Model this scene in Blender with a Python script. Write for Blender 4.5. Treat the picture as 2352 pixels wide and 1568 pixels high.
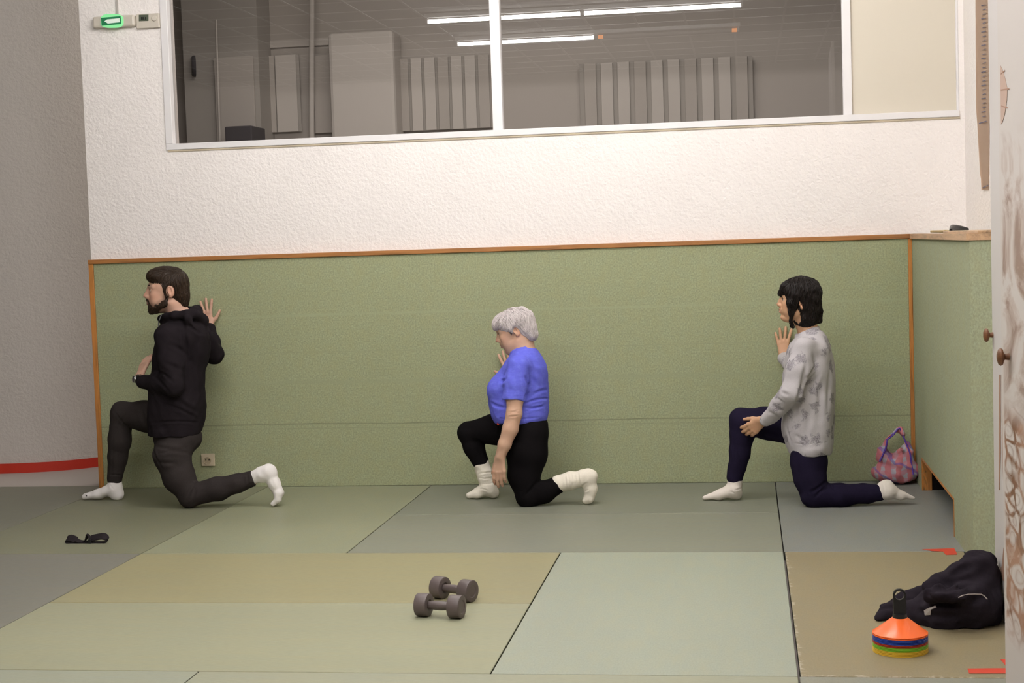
import bpy, bmesh, math, random
import numpy as np
from mathutils import Vector, Matrix

for o in list(bpy.data.objects):
    bpy.data.objects.remove(o, do_unlink=True)
SC = bpy.context.scene
COL = SC.collection
PI = math.pi

# ------------------------------------------------------------------ camera
F = 3614.27; YAW = -0.1488; PIT = -0.0633; ROL = 0.0323; CD = 9.0293; CH = 1.4157
cam = bpy.data.cameras.new('camera')
cam.sensor_width = 36.0
cam.lens = 36.0 * F / 2352.0
cam.clip_start = 0.05; cam.clip_end = 100
co = bpy.data.objects.new('camera', cam); COL.objects.link(co)
co.location = (0, -CD, CH)
_f = Vector((math.sin(YAW) * math.cos(PIT), math.cos(YAW) * math.cos(PIT), math.sin(PIT)))
_r = Vector((math.cos(YAW), -math.sin(YAW), 0))
_u = _r.cross(_f)
# roll: photo x axis / y axis
_R = _r * math.cos(ROL) - _u * math.sin(ROL)
_U = _r * math.sin(ROL) + _u * math.cos(ROL)
m = Matrix((( _R.x, _U.x, -_f.x), (_R.y, _U.y, -_f.y), (_R.z, _U.z, -_f.z)))
co.rotation_euler = m.to_euler()
SC.camera = co

def ray(px, py):
    a = (px - 1176) / F; b = (784 - py) / F
    d = _R * a + _U * b + _f
    return d
def at(px, py, Y):
    """point of the room at depth Y seen at that place of the photo"""
    d = ray(px, py); t = (Y + CD) / d.y
    return np.array((d.x * t, Y, CH + d.z * t))
def fl(px, py, z=0.0):
    d = ray(px, py); t = (z - CH) / d.z
    return np.array((d.x * t, -CD + d.y * t, z))
def atx(px, py, x):
    d = ray(px, py); t = x / d.x
    return np.array((x, -CD + d.y * t, CH + d.z * t))

# ------------------------------------------------------------------ world + exposure
w = bpy.data.worlds.new('world'); SC.world = w; w.use_nodes = True
w.node_tree.nodes['Background'].inputs[0].default_value = (0.9, 0.95, 1.0, 1)
w.node_tree.nodes['Background'].inputs[1].default_value = 0.02
SC.view_settings.view_transform = 'Standard'
SC.view_settings.look = 'None'
SC.view_settings.exposure = 0.0
SC.view_settings.gamma = 1.0
SC.view_settings.use_curve_mapping = False
TUBE_STRENGTH = 135.0
# tube rows (x centre, y, length, lit) ; ceiling at CEIL
CEIL = 3.68
LAMPS = [(-2.28, -6.15, 1.50, 1), (-0.74, -6.15, 1.50, 1), (-2.32, -8.00, 1.50, 1), (-0.78, -8.00, 1.50, 0),
         (-1.85, -4.10, 1.50, 1), (-0.31, -4.10, 1.50, 1),  # unseen row, added to light the middle of the room
         (-1.95, -1.90, 1.50, 1), (-0.41, -1.90, 1.50, 1)]  # unseen row, added near the wall for stronger fall-off towards the corners

# ------------------------------------------------------------------ materials
def mat(name, col, rough=0.6, spec=0.3, metal=0.0, emit=None, es=0.0):
    m = bpy.data.materials.new(name); m.use_nodes = True
    b = m.node_tree.nodes['Principled BSDF']
    b.inputs['Base Color'].default_value = (*col, 1)
    b.inputs['Roughness'].default_value = rough
    b.inputs['Specular IOR Level'].default_value = spec
    b.inputs['Metallic'].default_value = metal
    if emit:
        b.inputs['Emission Color'].default_value = (*emit, 1)
        b.inputs['Emission Strength'].default_value = es
    return m
class NT:
    def __init__(s, m):
        s.m = m; s.t = m.node_tree; s.b = s.t.nodes['Principled BSDF']
    def n(s, ty, **kw):
        nd = s.t.nodes.new(ty)
        for k, v in kw.items():
            if k in nd.inputs.keys():
                nd.inputs[k].default_value = v
            else:
                setattr(nd, k, v)
        return nd
    def l(s, a, b): s.t.links.new(a, b)
    def coord(s, scale=(1, 1, 1), kind='Object'):
        tc = s.n('ShaderNodeTexCoord'); mp = s.n('ShaderNodeMapping')
        mp.inputs['Scale'].default_value = scale
        s.l(tc.outputs[kind], mp.inputs['Vector']); return mp.outputs['Vector']
    def noise(s, vec, scale, detail=4, rough=0.6, dist=0.0):
        nd = s.n('ShaderNodeTexNoise'); nd.inputs['Scale'].default_value = scale
        nd.inputs['Detail'].default_value = detail; nd.inputs['Roughness'].default_value = rough
        nd.inputs['Distortion'].default_value = dist
        s.l(vec, nd.inputs['Vector']); return nd.outputs['Fac']
    def ramp(s, fac, stops):
        nd = s.n('ShaderNodeValToRGB'); cr = nd.color_ramp
        while len(cr.elements) < len(stops): cr.elements.new(0.5)
        for e, (p, c) in zip(cr.elements, stops):
            e.position = p; e.color = (*c, 1) if len(c) == 3 else c
        s.l(fac, nd.inputs['Fac']); return nd.outputs['Color']
    def mix(s, fac, a, b, mode='MIX'):
        nd = s.n('ShaderNodeMix'); nd.data_type = 'RGBA'; nd.blend_type = mode
        for sock, v in ((nd.inputs['Factor'], fac), (nd.inputs[6], a), (nd.inputs[7], b)):
            if isinstance(v, (int, float)): sock.default_value = v
            elif isinstance(v, tuple): sock.default_value = (*v, 1) if len(v) == 3 else v
            else: s.l(v, sock)
        return nd.outputs[2]
    def math(s, op, a, b=0.0, c=None):
        nd = s.n('ShaderNodeMath'); nd.operation = op
        for i, v in enumerate((a, b, c)):
            if v is None: continue
            if isinstance(v, (int, float)): nd.inputs[i].default_value = v
            else: s.l(v, nd.inputs[i])
        return nd.outputs[0]
    def bump(s, h, strength=0.3, dist=0.01):
        nd = s.n('ShaderNodeBump'); nd.inputs['Strength'].default_value = strength
        nd.inputs['Distance'].default_value = dist
        s.l(h, nd.inputs['Height']); s.l(nd.outputs['Normal'], s.b.inputs['Normal'])
    def sep(s, vec):
        nd = s.n('ShaderNodeSeparateXYZ'); s.l(vec, nd.inputs[0]); return nd.outputs
    def base(s, c): s.l(c, s.b.inputs['Base Color'])

def plaster(name, c, amp=0.55):
    m = mat(name, c, 0.9, 0.1); t = NT(m); v = t.coord()
    a = t.noise(v, 55, 3, 0.55); b = t.noise(v, 18, 4, 0.6, 0.4); d = t.noise(v, 2.2, 3)
    h = t.math('ADD', t.math('MULTIPLY', a, 0.8), b)
    t.bump(h, amp, 0.012)
    t.base(t.mix(d, tuple(x * 0.95 for x in c), tuple(min(1, x * 1.04) for x in c)))
    return m
def speckle(name, c, var=0.12, sc=160, stretch=(1, 1, 1), big=0.10, rough=0.75, tint=(0.55, 0.5, 0.35), spec=0.2):
    """mottled woven vinyl / felt"""
    m = mat(name, c, rough, spec); t = NT(m); v = t.coord(stretch)
    f = t.noise(v, sc, 3, 0.7); g = t.noise(v, sc * 0.12, 4, 0.65); k = t.noise(v, 1.3, 2)
    lo = tuple(x * (1 - var * 2) for x in c); hi = tuple(x * (1 + var * 2) for x in c)
    cc = t.mix(t.ramp(f, [(0.3, (0, 0, 0)), (0.7, (1, 1, 1))]), lo, hi)
    cc = t.mix(t.math('MULTIPLY', t.ramp(g, [(0.4, (0, 0, 0)), (0.68, (1, 1, 1))]), 0.30), cc, tuple(a * 0.6 + b * 0.4 * a * 2 for a, b in zip(c, tint)))
    cc = t.mix(t.math('MULTIPLY', t.ramp(k, [(0.35, (0, 0, 0)), (0.65, (1, 1, 1))]), big), cc, tuple(x * 0.75 for x in c))
    t.base(cc); t.bump(f, 0.15, 0.001)
    return m, t, cc
def wood(name, c, axis=0):
    m = mat(name, c, 0.45, 0.4); t = NT(m)
    s = [14, 14, 14]; s[axis] = 1.0
    v = t.coord(tuple(s)); n = t.noise(v, 3.0, 5, 0.65, 0.6)
    t.base(t.ramp(n, [(0.3, tuple(x * 0.55 for x in c)), (0.5, c), (0.72, tuple(min(1, x * 1.25) for x in c))]))
    t.bump(n, 0.15, 0.002); return m
def fabric(name, c, var=0.1, sc=220, rough=0.95, bump=0.25):
    m = mat(name, c, rough, 0.05); t = NT(m); v = t.coord()
    f = t.noise(v, sc, 2); g = t.noise(v, 14, 3)
    cc = t.mix(f, tuple(x * (1 - var) for x in c), tuple(x * (1 + var) for x in c))
    cc = t.mix(t.math('MULTIPLY', g, 0.3), cc, tuple(x * 0.85 for x in c))
    t.base(cc); t.bump(f, bump, 0.0015)
    return m

M = {}
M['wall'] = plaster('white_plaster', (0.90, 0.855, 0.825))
M['wall_left'] = plaster('grey_plaster', (0.60, 0.56, 0.52))  # own grey, with some dimness of the left side painted in
M['wall_plain'] = mat('painted_wall', (0.45, 0.42, 0.39), 0.9, 0.1)
M['ceil'] = mat('ceiling_tile', (0.55, 0.54, 0.52), 0.9, 0.1)
M['tbar'] = mat('ceiling_bar', (0.92, 0.92, 0.92), 0.5, 0.3)
M['floor'] = mat('grey_floor', (0.40, 0.36, 0.33), 0.6, 0.3)
M['red'] = mat('red_paint', (0.52, 0.035, 0.018), 0.5, 0.3)
M['rail'] = wood('varnished_wood', (0.36, 0.155, 0.045), 0)
M['rail_y'] = wood('varnished_wood_side', (0.50, 0.32, 0.19), 1)
M['post'] = wood('varnished_wood_post', (0.46, 0.19, 0.045), 2)
M['alu'] = mat('white_frame', (0.80, 0.78, 0.78), 0.45, 0.4)
M['cream'] = mat('cream_board', (0.66, 0.61, 0.51), 0.7, 0.2)
M['black'] = mat('black_plastic', (0.006, 0.006, 0.007), 0.35, 0.5)
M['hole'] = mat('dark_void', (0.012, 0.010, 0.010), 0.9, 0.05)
M['white_plastic'] = mat('white_plastic', (0.62, 0.57, 0.49), 0.4, 0.4)

# ------------------------------------------------------------------ mesh helpers
def link(name, me, m=None, parent=None):
    o = bpy.data.objects.new(name, me); COL.objects.link(o)
    if m is not None:
        for mm in (m if isinstance(m, (list, tuple)) else [m]): me.materials.append(mm)
    if parent is not None: o.parent = parent
    return o
def obj(name, bm, m=None, parent=None, smooth=False):
    me = bpy.data.meshes.new(name); bmesh.ops.recalc_face_normals(bm, faces=bm.faces); bm.to_mesh(me); bm.free()
    if smooth:
        me.polygons.foreach_set('use_smooth', [True] * len(me.polygons))
        try: me.set_sharp_from_angle(angle=math.radians(40))
        except Exception: pass
    return link(name, me, m, parent)
def tag(o, label=None, cat=None, group=None, kind=None):
    if label: o['label'] = label
    if cat: o['category'] = cat
    if group: o['group'] = group
    if kind: o['kind'] = kind
    return o
def empty(name, loc, label=None, cat=None, group=None):
    o = bpy.data.objects.new(name, None); COL.objects.link(o); o.location = tuple(loc); o.empty_display_size = 0.05
    tag(o, label, cat, group); return o
def struct(name, bm, m, parent=None, smooth=False):
    o = obj(name, bm, m, parent, smooth)
    if parent is None: o['kind'] = 'structure'
    return o
def local(o):
    """children meshes are written in world numbers; shift them under their thing"""
    o.matrix_parent_inverse = Matrix.Translation(-o.parent.location) if o.parent else Matrix.Identity(4)
    return o
def sub(name, bm, m, parent, smooth=False):
    o = obj(name, bm, m, parent, smooth)
    p = parent; 
    while p.parent: p = p.parent
    if parent.parent is None: o.matrix_parent_inverse = Matrix.Translation(-parent.location)
    return o
def box(bm, lo, hi, bev=0.0, rot=None, piv=None):
    lo = Vector(lo); hi = Vector(hi)
    r = bmesh.ops.create_cube(bm, size=1.0)
    vs = r['verts']; c = (lo + hi) / 2; d = hi - lo
    for v in vs: v.co = Vector((v.co.x * d.x, v.co.y * d.y, v.co.z * d.z)) + c
    if bev > 0:
        es = list({e for v in vs for e in v.link_edges})
        rr = bmesh.ops.bevel(bm, geom=es, offset=bev, segments=2, affect='EDGES', profile=0.5)
        vs = list({v for v in rr['verts']} | {v for v in vs if v.is_valid})
    if rot is not None:
        p = Vector(piv) if piv is not None else c
        for v in vs: v.co = rot @ (v.co - p) + p
    return bm
def frame(d):
    d = Vector(d).normalized(); a = Vector((0, 0, 1)) if abs(d.z) < 0.9 else Vector((1, 0, 0))
    u = d.cross(a).normalized(); return u, d.cross(u).normalized()
def tube(bm, pts, r, n=10, cap=True, closed=False, flat=None):
    pts = [Vector(p) for p in pts]; rs = r if isinstance(r, (list, tuple)) else [r] * len(pts)
    rings = []; u = None
    for i, p in enumerate(pts):
        if closed: d = pts[(i + 1) % len(pts)] - pts[i - 1]
        else: d = pts[min(i + 1, len(pts) - 1)] - pts[max(i - 1, 0)]
        if u is None: u, v = frame(d)
        else:
            u = (u - d.normalized() * u.dot(d.normalized())).normalized(); v = d.normalized().cross(u)
        rings.append([bm.verts.new(p + (u * math.cos(2 * PI * k / n) + v * math.sin(2 * PI * k / n) * (flat or 1)) * rs[i]) for k in range(n)])
    m = len(rings)
    for i in range(m if closed else m - 1):
        a, b = rings[i], rings[(i + 1) % m]
        for k in range(n): bm.faces.new((a[k], a[(k + 1) % n], b[(k + 1) % n], b[k]))
    if cap and not closed:
        bm.faces.new(rings[0][::-1]); bm.faces.new(rings[-1])
    return bm
def lathe(bm, prof, c, axis=(0, 0, 1), n=32):
    c = Vector(c); a = Vector(axis).normalized(); u, v = frame(a); rings = []
    for (r, h) in prof:
        if r < 1e-6: rings.append([bm.verts.new(c + a * h)])
        else: rings.append([bm.verts.new(c + a * h + (u * math.cos(2 * PI * k / n) + v * math.sin(2 * PI * k / n)) * r) for k in range(n)])
    for p, q in zip(rings, rings[1:]):
        for k in range(n):
            k2 = (k + 1) % n
            if len(p) == 1 and len(q) == 1: continue
            if len(p) == 1: bm.faces.new((p[0], q[k], q[k2]))
            elif len(q) == 1: bm.faces.new((p[k], q[0], p[k2]))
            else: bm.faces.new((p[k], q[k], q[k2], p[k2]))
    return bm
def prism(bm, poly, off):
    """extrude polygon (list of 3D points) by vector off"""
    off = Vector(off); a = [bm.verts.new(Vector(p)) for p in poly]; b = [bm.verts.new(Vector(p) + off) for p in poly]
    n = len(poly); bm.faces.new(a); bm.faces.new(b[::-1])
    for i in range(n): bm.faces.new((a[i], b[i], b[(i + 1) % n], a[(i + 1) % n]))
    return bm
NB = bmesh.new
# ================================================================== THE ROOM
XL, XR = -3.92, 1.22           # left end and right corner of the back wall
XB = 0.92                      # face of the boxed-in green side
WY = 0.04                      # plane of the white wall above the padding
ZR = 1.388                     # top of the wooden rail
MX = [-4.862 + 1.0 * i for i in range(0, 5)]       # seams Z0, Z, A, B, C
SA = -2.862
# floor, ceiling and hidden walls of the hall
b = NB(); box(b, (-7.5, -12.4, -0.14), (1.6, 6.0, -0.04)); struct('floor', b, M['floor'])
b = NB(); box(b, (-7.5, -12.4, CEIL), (1.6, 0.5, CEIL + 0.1)); struct('ceiling', b, M['ceil'])
b = NB()
for i in range(18): 
    x = -7.2 + 0.6 * i * 0.85
    box(b, (x - 0.012, -12.2, CEIL - 0.008), (x + 0.012, -0.05, CEIL - 0.0005))
for i in range(19):
    y = -12.0 + 0.62 * i
    box(b, (-7.2, y - 0.012, CEIL - 0.008), (1.3, y + 0.012, CEIL - 0.0005))
struct('trim_1', b, M['tbar'])
b = NB(); box(b, (-7.4, -12.4, -0.04), (1.6, -12.3, CEIL)); struct('wall_rear', b, M['wall_plain'])
b = NB(); box(b, (-7.5, -12.3, -0.04), (-7.4, 6.0, CEIL)); struct('wall_far_left', b, M['wall_plain'])

# window opening in the white wall
wl = at(376, 200, WY)[0]; wr = at(2202, 150, WY)[0]; wb = 2.028; wt = 3.30
b = NB()
box(b, (XL, WY, -0.04), (wl, WY + 0.22, CEIL))
box(b, (wr, WY, -0.04), (XR + 0.2, WY + 0.22, CEIL))
box(b, (wl, WY, -0.04), (wr, WY + 0.22, wb))
box(b, (wl, WY, wt), (wr, WY + 0.22, CEIL))
bmesh.ops.remove_doubles(b, verts=b.verts, dist=0.0005)
struct('wall_back', b, M['wall'])
# side wall on the right, white, above and behind the green boxing
b = NB(); box(b, (XR, -12.3, -0.04), (XR + 0.12, WY, CEIL)); struct('wall_right', b, M['wall'])
# curved grey wall seen past the left end
b = NB()
curve = [(-7.4, 0.72), (-5.4, 0.69)]
for k in range(13):
    t = k / 12.0
    p0 = Vector((-5.3, 0.68)); p1 = Vector((-4.62, 0.62)); p2 = Vector((-4.36, 0.91))
    q = p0 * (1 - t) ** 2 + p1 * 2 * t * (1 - t) + p2 * t * t
    curve.append((q.x, q.y))
curve += [(-4.20, 1.10)]
def wallstrip(pts, z0, z1, th):
    b = NB(); fr = [[b.verts.new((x, y, z)) for x, y in pts] for z in (z0, z1)]
    bk = [[b.verts.new((x + th * 0.5, y + th, z)) for x, y in pts] for z in (z0, z1)]
    n = len(pts)
    for i in range(n - 1):
        b.faces.new((fr[0][i], fr[0][i + 1], fr[1][i + 1], fr[1][i]))
        b.faces.new((bk[0][i + 1], bk[0][i], bk[1][i], bk[1][i + 1]))
        b.faces.new((fr[1][i], fr[1][i + 1], bk[1][i + 1], bk[1][i]))
        b.faces.new((fr[0][i], bk[0][i], bk[0][i + 1], fr[0][i + 1]))
    for i in (0, n - 1): b.faces.new((fr[0][i], fr[1][i], bk[1][i], bk[0][i]))
    return b
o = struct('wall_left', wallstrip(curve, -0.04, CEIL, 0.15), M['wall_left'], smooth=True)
b = NB(); box(b, (-7.3, 0.104, -0.04), (XL - 0.004, 1.6, -0.002)); struct('floor_2', b, M['floor'])
struct('baseboard_left', wallstrip([(x - 0.004, y - 0.012) for x, y in curve], -0.002, 0.062, 0.011), M['red'], smooth=True)

# green felt padding on the back wall, wooden rail and end posts
mg, tg, cg = speckle('green_felt', (0.325, 0.350, 0.215), 0.13, 120, (1, 1, 0.9), 0.10, 0.95, (0.62, 0.46, 0.22), 0.05)
vz = tg.sep(tg.coord())
wv = tg.math('MULTIPLY', tg.noise(tg.coord((1.2, 1, 1)), 1.5, 3), 0.02)
for z0, wd, dk in ((0.372, 0.003, 0.58), (0.345, 0.002, 0.85), (0.80, 0.002, 0.90), (1.02, 0.006, 1.06), (0.62, 0.010, 0.96)):
    d = tg.math('ABSOLUTE', tg.math('SUBTRACT', tg.math('ADD', vz[2], wv), z0 + 0.01))
    mk = tg.math('SUBTRACT', 1.0, tg.math('MINIMUM', tg.math('DIVIDE', d, wd * 2), 1.0))
    mk = tg.math('MULTIPLY', mk, tg.math('MINIMUM', tg.math('MULTIPLY', tg.noise(tg.coord((2.2, 1, 0.1)), 1.7, 3), 1.5), 1.0))
    cg = tg.mix(mk, cg, (0.325 * dk, 0.350 * dk, 0.215 * dk))
tg.base(cg)
tg.bump(tg.math('ADD', tg.noise(tg.coord(), 150, 3), tg.math('MULTIPLY', tg.noise(tg.coord((0.5, 1, 2.0)), 5, 3), 2.0)), 0.22, 0.004)
M['felt'] = mg
M['felt_side'], _, _ = speckle('green_felt_side', (0.335, 0.360, 0.240), 0.10, 110, (1, 1, 0.9), 0.10, 0.9, (0.62, 0.46, 0.22), 0.1)
b = NB(); box(b, (XL + 0.03, 0.0, 0.0), (XB - 0.022, WY, ZR - 0.026), 0.002)
struct('trim_2', b, M['felt'])
b = NB(); box(b, (XL - 0.002, -0.012, ZR - 0.026), (XB, WY, ZR), 0.003); struct('trim_3', b, M['rail'])
b = NB(); box(b, (XL, -0.008, -0.04), (XL + 0.030, WY, ZR - 0.026), 0.003); struct('trim_4', b, M['post'])
b = NB(); box(b, (XB - 0.022, -0.006, 0.0), (XB, WY, ZR - 0.026), 0.003); struct('trim_5', b, M['post'])

# green boxing along the right wall, with the low opening
def sidepanel():
    y0, y1 = -0.345, -1.66; zo = 0.178; yb = -2.27; T = 0.022; zt = ZR - 0.028
    b = NB()
    box(b, (XB, y0, 0.0), (XB + T, 0.0, zt)); box(b, (XB, y1, zo), (XB + T, y0, zt)); box(b, (XB, yb, 0.0), (XB + T, y1, zt))
    prism(b, [(XB, yb, 0.0), (XB + T, yb, 0.0), (1.22, yb - 0.30, 0.0), (1.22, yb - 0.33, 0.0)], (0, 0, zt))
    bmesh.ops.remove_doubles(b, verts=b.verts, dist=0.0003)
    o = struct('wall_side', b, M['felt_side'])
    b = NB(); e = 0.010
    box(b, (XB - 0.003, y1, zo - e), (XB + 0.05, y0, zo)); box(b, (XB - 0.003, y0, 0.0), (XB + 0.05, y0 + e, zo)); box(b, (XB - 0.003, y1 - e * 0.6, 0.0), (XB + 0.05, y1, zo))
    struct('trim_6', b, M['post'])
    b = NB()
    prism(b, [(XB - 0.012, 0.0, zt), (XB + 0.04, 0.0, zt), (XB + 0.04, yb, zt), (XB - 0.012, yb, zt)], (0, 0, 0.028))
    prism(b, [(XB - 0.012, yb, zt), (XB + 0.04, yb, zt), (XR, yb - 0.27, zt), (XR, yb - 0.335, zt)], (0, 0, 0.028))
    struct('trim_7', b, M['rail_y'])
    b = NB(); box(b, (XB + 0.04, yb, zt - 0.02), (XR, 0.0, zt + 0.004)); struct('trim_8', b, M['cream'])
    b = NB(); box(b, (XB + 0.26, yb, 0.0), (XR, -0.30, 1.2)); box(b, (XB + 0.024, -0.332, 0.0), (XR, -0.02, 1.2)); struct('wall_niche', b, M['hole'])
sidepanel()

# ------------------------------------------------------------------ mats
def gap_x(i): return SA + i
XW = XB - 0.004
mats = [  # x0,x1,y0,y1,colour,label
 (-6.9, -3.862, 0.10, -2.0, (0.184, 0.187, 0.148), 'green judo mat in the far left corner, left of the strap and its diagonal seam'),  # colour dulled to put the left-side darkening into the mat
 (-3.862, -2.862, 0.10, -2.0, (0.194, 0.200, 0.136), 'green judo mat carrying the black strap, under the front foot in a white ankle sock'),  # dulled likewise: dim left side painted into its colour
 (-2.862, -1.862, 0.0, -2.0, (0.270, 0.283, 0.190), 'light green judo mat at the wall under the charcoal kneeling leg and raised sock'),
 (-1.862, 0.138, 0.0, -1.0, (0.211, 0.221, 0.175), 'dark green judo mat along the wall under the woman in blue'),
 (-1.862, 0.138, -1.0, -2.0, (0.225, 0.234, 0.185), 'dull green judo mat in front of the one the woman in blue kneels on'),
 (0.138, 1.17, 0.0, -2.0, (0.221, 0.230, 0.210), 'grey green judo mat in the right corner by the low opening and checked bag'),
 (-6.9, -2.862, -2.0, -4.0, (0.191, 0.190, 0.164), 'grey green judo mat in the lower left, in front of the strap\'s mat'),  # darker lower left corner is put into this colour too
 (-2.862, -0.862, -2.0, -3.0, (0.302, 0.283, 0.165), 'yellowish olive judo mat behind the dumbbells'),
 (-2.862, -0.862, -3.0, -4.0, (0.310, 0.316, 0.215), 'pale green judo mat carrying the front dumbbell'),
 (-0.862, 0.138, -2.0, -4.0, (0.320, 0.348, 0.275), 'pale bluish green judo mat between the dumbbells and the olive mat of the cones'),
 (0.142, XW - 0.0, -2.0, -4.0, (0.257, 0.217, 0.130), 'worn olive brown judo mat with scuffed edges, under the cones and black jacket'),
 (-6.9, -1.862, -4.0, -5.6, (0.297, 0.316, 0.245), 'green judo mat along the bottom photo edge, left of the bottom seam'),
 (-1.862, 0.138, -4.0, -5.0, (0.310, 0.320, 0.235), 'green judo mat along the bottom photo edge, below the dumbbells'),
 (0.138, XW, -4.0, -5.6, (0.243, 0.246, 0.200), 'grey green judo mat along the bottom photo edge, below the cones'),
]
edge_m = mat('mat_edge', (0.10, 0.10, 0.075), 0.9, 0.1)
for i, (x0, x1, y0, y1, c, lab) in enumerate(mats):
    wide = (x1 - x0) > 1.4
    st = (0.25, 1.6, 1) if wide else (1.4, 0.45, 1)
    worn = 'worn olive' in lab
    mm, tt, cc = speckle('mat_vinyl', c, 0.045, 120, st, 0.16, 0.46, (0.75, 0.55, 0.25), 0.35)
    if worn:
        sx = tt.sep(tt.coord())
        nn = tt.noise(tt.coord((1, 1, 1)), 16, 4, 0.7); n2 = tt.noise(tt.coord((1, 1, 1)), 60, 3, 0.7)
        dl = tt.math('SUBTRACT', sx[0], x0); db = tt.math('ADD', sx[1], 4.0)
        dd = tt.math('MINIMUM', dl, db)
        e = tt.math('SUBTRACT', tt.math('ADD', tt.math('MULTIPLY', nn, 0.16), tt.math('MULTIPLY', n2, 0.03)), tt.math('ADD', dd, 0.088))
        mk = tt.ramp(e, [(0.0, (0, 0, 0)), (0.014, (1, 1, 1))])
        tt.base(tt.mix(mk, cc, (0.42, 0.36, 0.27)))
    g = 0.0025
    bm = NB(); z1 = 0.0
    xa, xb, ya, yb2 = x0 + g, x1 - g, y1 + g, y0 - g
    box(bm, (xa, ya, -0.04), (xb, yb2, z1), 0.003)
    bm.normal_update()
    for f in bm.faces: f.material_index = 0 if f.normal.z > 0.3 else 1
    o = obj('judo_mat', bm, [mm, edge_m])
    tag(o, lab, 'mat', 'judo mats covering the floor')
# red tape
M['tape'] = mat('red_tape', (0.60, 0.055, 0.025), 0.45, 0.4)
def flatpoly(pxs, z=0.0008, th=0.0006, name='tape'):
    b = NB(); prism(b, [tuple(fl(x, y, z)) for x, y in pxs], (0, 0, th)); return b
tag(obj('floor_tape', flatpoly([(2118, 1261), (2192, 1259), (2199, 1273), (2173, 1274), (2166, 1266), (2140, 1265)]), M['tape']),
    'ragged red tape piece at the back corner of the olive mat, by the side panel', 'tape')
tag(obj('floor_tape', flatpoly([(2222, 1535), (2330, 1534), (2334, 1546), (2226, 1546)]), M['tape']),
    'long red tape strip on the front edge of the olive mat', 'tape')
tag(obj('floor_tape', flatpoly([(2298, 1514), (2330, 1513), (2330, 1533), (2313, 1532)]), M['tape']),
    'small red tape end just behind the long front strip, beside the painted cupboard', 'tape')

# ------------------------------------------------------------------ window with glass
FY = WY + 0.02
def fb(x0, x1, z0, z1, y0=FY, y1=FY + 0.05, bev=0.003):
    b = NB(); box(b, (x0, y0, z0), (x1, y1, z1), bev); return b
mull = at(1140, 150, FY)[0]; mull2 = at(1945, 130, FY)[0]
wn = empty('window_1', (wl, FY, wb)); wn['kind'] = 'structure'
fr = NB()
box(fr, (wl, FY - 0.03, wb), (wr, FY + 0.05, wb + 0.036), 0.003)
box(fr, (wl, FY - 0.03, wb + 0.036), (wl + 0.045, FY + 0.05, wt), 0.003)
box(fr, (wr - 0.012, FY - 0.01, wb + 0.036), (wr, FY + 0.05, wt), 0.003)
box(fr, (wl, FY - 0.03, wt - 0.03), (wr, FY + 0.05, wt), 0.003)
sub('window_frame', fr, M['alu'], wn)
sub('mullion', fb(mull - 0.029, mull + 0.029, wb + 0.036, wt - 0.03, FY - 0.02), M['alu'], wn)
sub('mullion', fb(mull2 - 0.024, mull2 + 0.024, wb + 0.036, wt - 0.03, FY - 0.01), M['alu'], wn)
sub('board', fb(mull2 + 0.024, wr - 0.012, wb + 0.036, wt - 0.03, FY + 0.01, FY + 0.03, 0.0), M['cream'], wn)
b = NB(); box(b, (wl + 0.01, WY - 0.006, wb - 0.012), (wr + 0.004, WY + 0.01, wb - 0.001), 0.002)
m_seal = mat('old_sealant', (0.50, 0.43, 0.32), 0.8, 0.1); sub('sealant', b, m_seal, wn)
# glass
gm = bpy.data.materials.new('window_glass'); gm.use_nodes = True; nt = gm.node_tree
for n in list(nt.nodes): nt.nodes.remove(n)
out = nt.nodes.new('ShaderNodeOutputMaterial'); mx = nt.nodes.new('ShaderNodeMixShader')
tr = nt.nodes.new('ShaderNodeBsdfTransparent'); tr.inputs[0].default_value = (0.80, 0.78, 0.76, 1)
gl = nt.nodes.new('ShaderNodeBsdfGlossy'); gl.inputs['Roughness'].default_value = 0.0
fq = nt.nodes.new('ShaderNodeFresnel'); fq.inputs['IOR'].default_value = 1.75
nt.links.new(fq.outputs[0], mx.inputs[0]); nt.links.new(tr.outputs[0], mx.inputs[1]); nt.links.new(gl.outputs[0], mx.inputs[2]); nt.links.new(mx.outputs[0], out.inputs[0])
def pane(x0, x1):
    b = NB(); vs = [b.verts.new(p) for p in ((x0, FY + 0.02, wb + 0.03), (x1, FY + 0.02, wb + 0.03), (x1, FY + 0.02, wt - 0.02), (x0, FY + 0.02, wt - 0.02))]
    b.faces.new(vs); sub('pane', b, gm, wn)
pane(wl + 0.04, mull - 0.025); pane(mull + 0.025, mull2 - 0.02)

# ------------------------------------------------------------------ room beyond the glass
BR = 3.6
g1 = mat('back_room_wall', (0.52, 0.49, 0.46), 0.9, 0.1); g2 = mat('back_room_board', (0.43, 0.41, 0.385), 0.8, 0.1)
g3 = mat('back_room_light', (0.62, 0.59, 0.56), 0.7, 0.2); g4 = mat('dark_box', (0.07, 0.065, 0.075), 0.6, 0.3)
b = NB(); box(b, (-7.4, BR, -0.04), (3.5, BR + 0.1, 4.4)); struct('wall_annex', b, g1)
b = NB(); box(b, (3.4, WY + 0.22, -0.04), (3.5, BR, 4.4)); struct('wall_annex_right', b, g1)
b = NB(); box(b, (-7.4, 0.5, 4.3), (3.5, BR, 4.4)); struct('ceiling_annex', b, g2)
def bb(name, px0, px1, py0, py1, Y, th, m, lab=None, cat=None, bev=0.0, kind=None):
    a = at(px0, py1, Y); c = at(px1, py0, Y); b = NB(); box(b, (a[0], Y, a[2]), (c[0], Y + th, c[2]), bev)
    o = obj(name, b, m); tag(o, lab, cat, None, kind); return o
bb('wall_annex_recess', 434, 583, -120, 420, BR - 0.35, 0.35, g2, kind='structure')
bb('door_1', 503, 580, 128, 420, BR - 0.38, 0.025, g1, kind='structure', bev=0.004)
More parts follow.
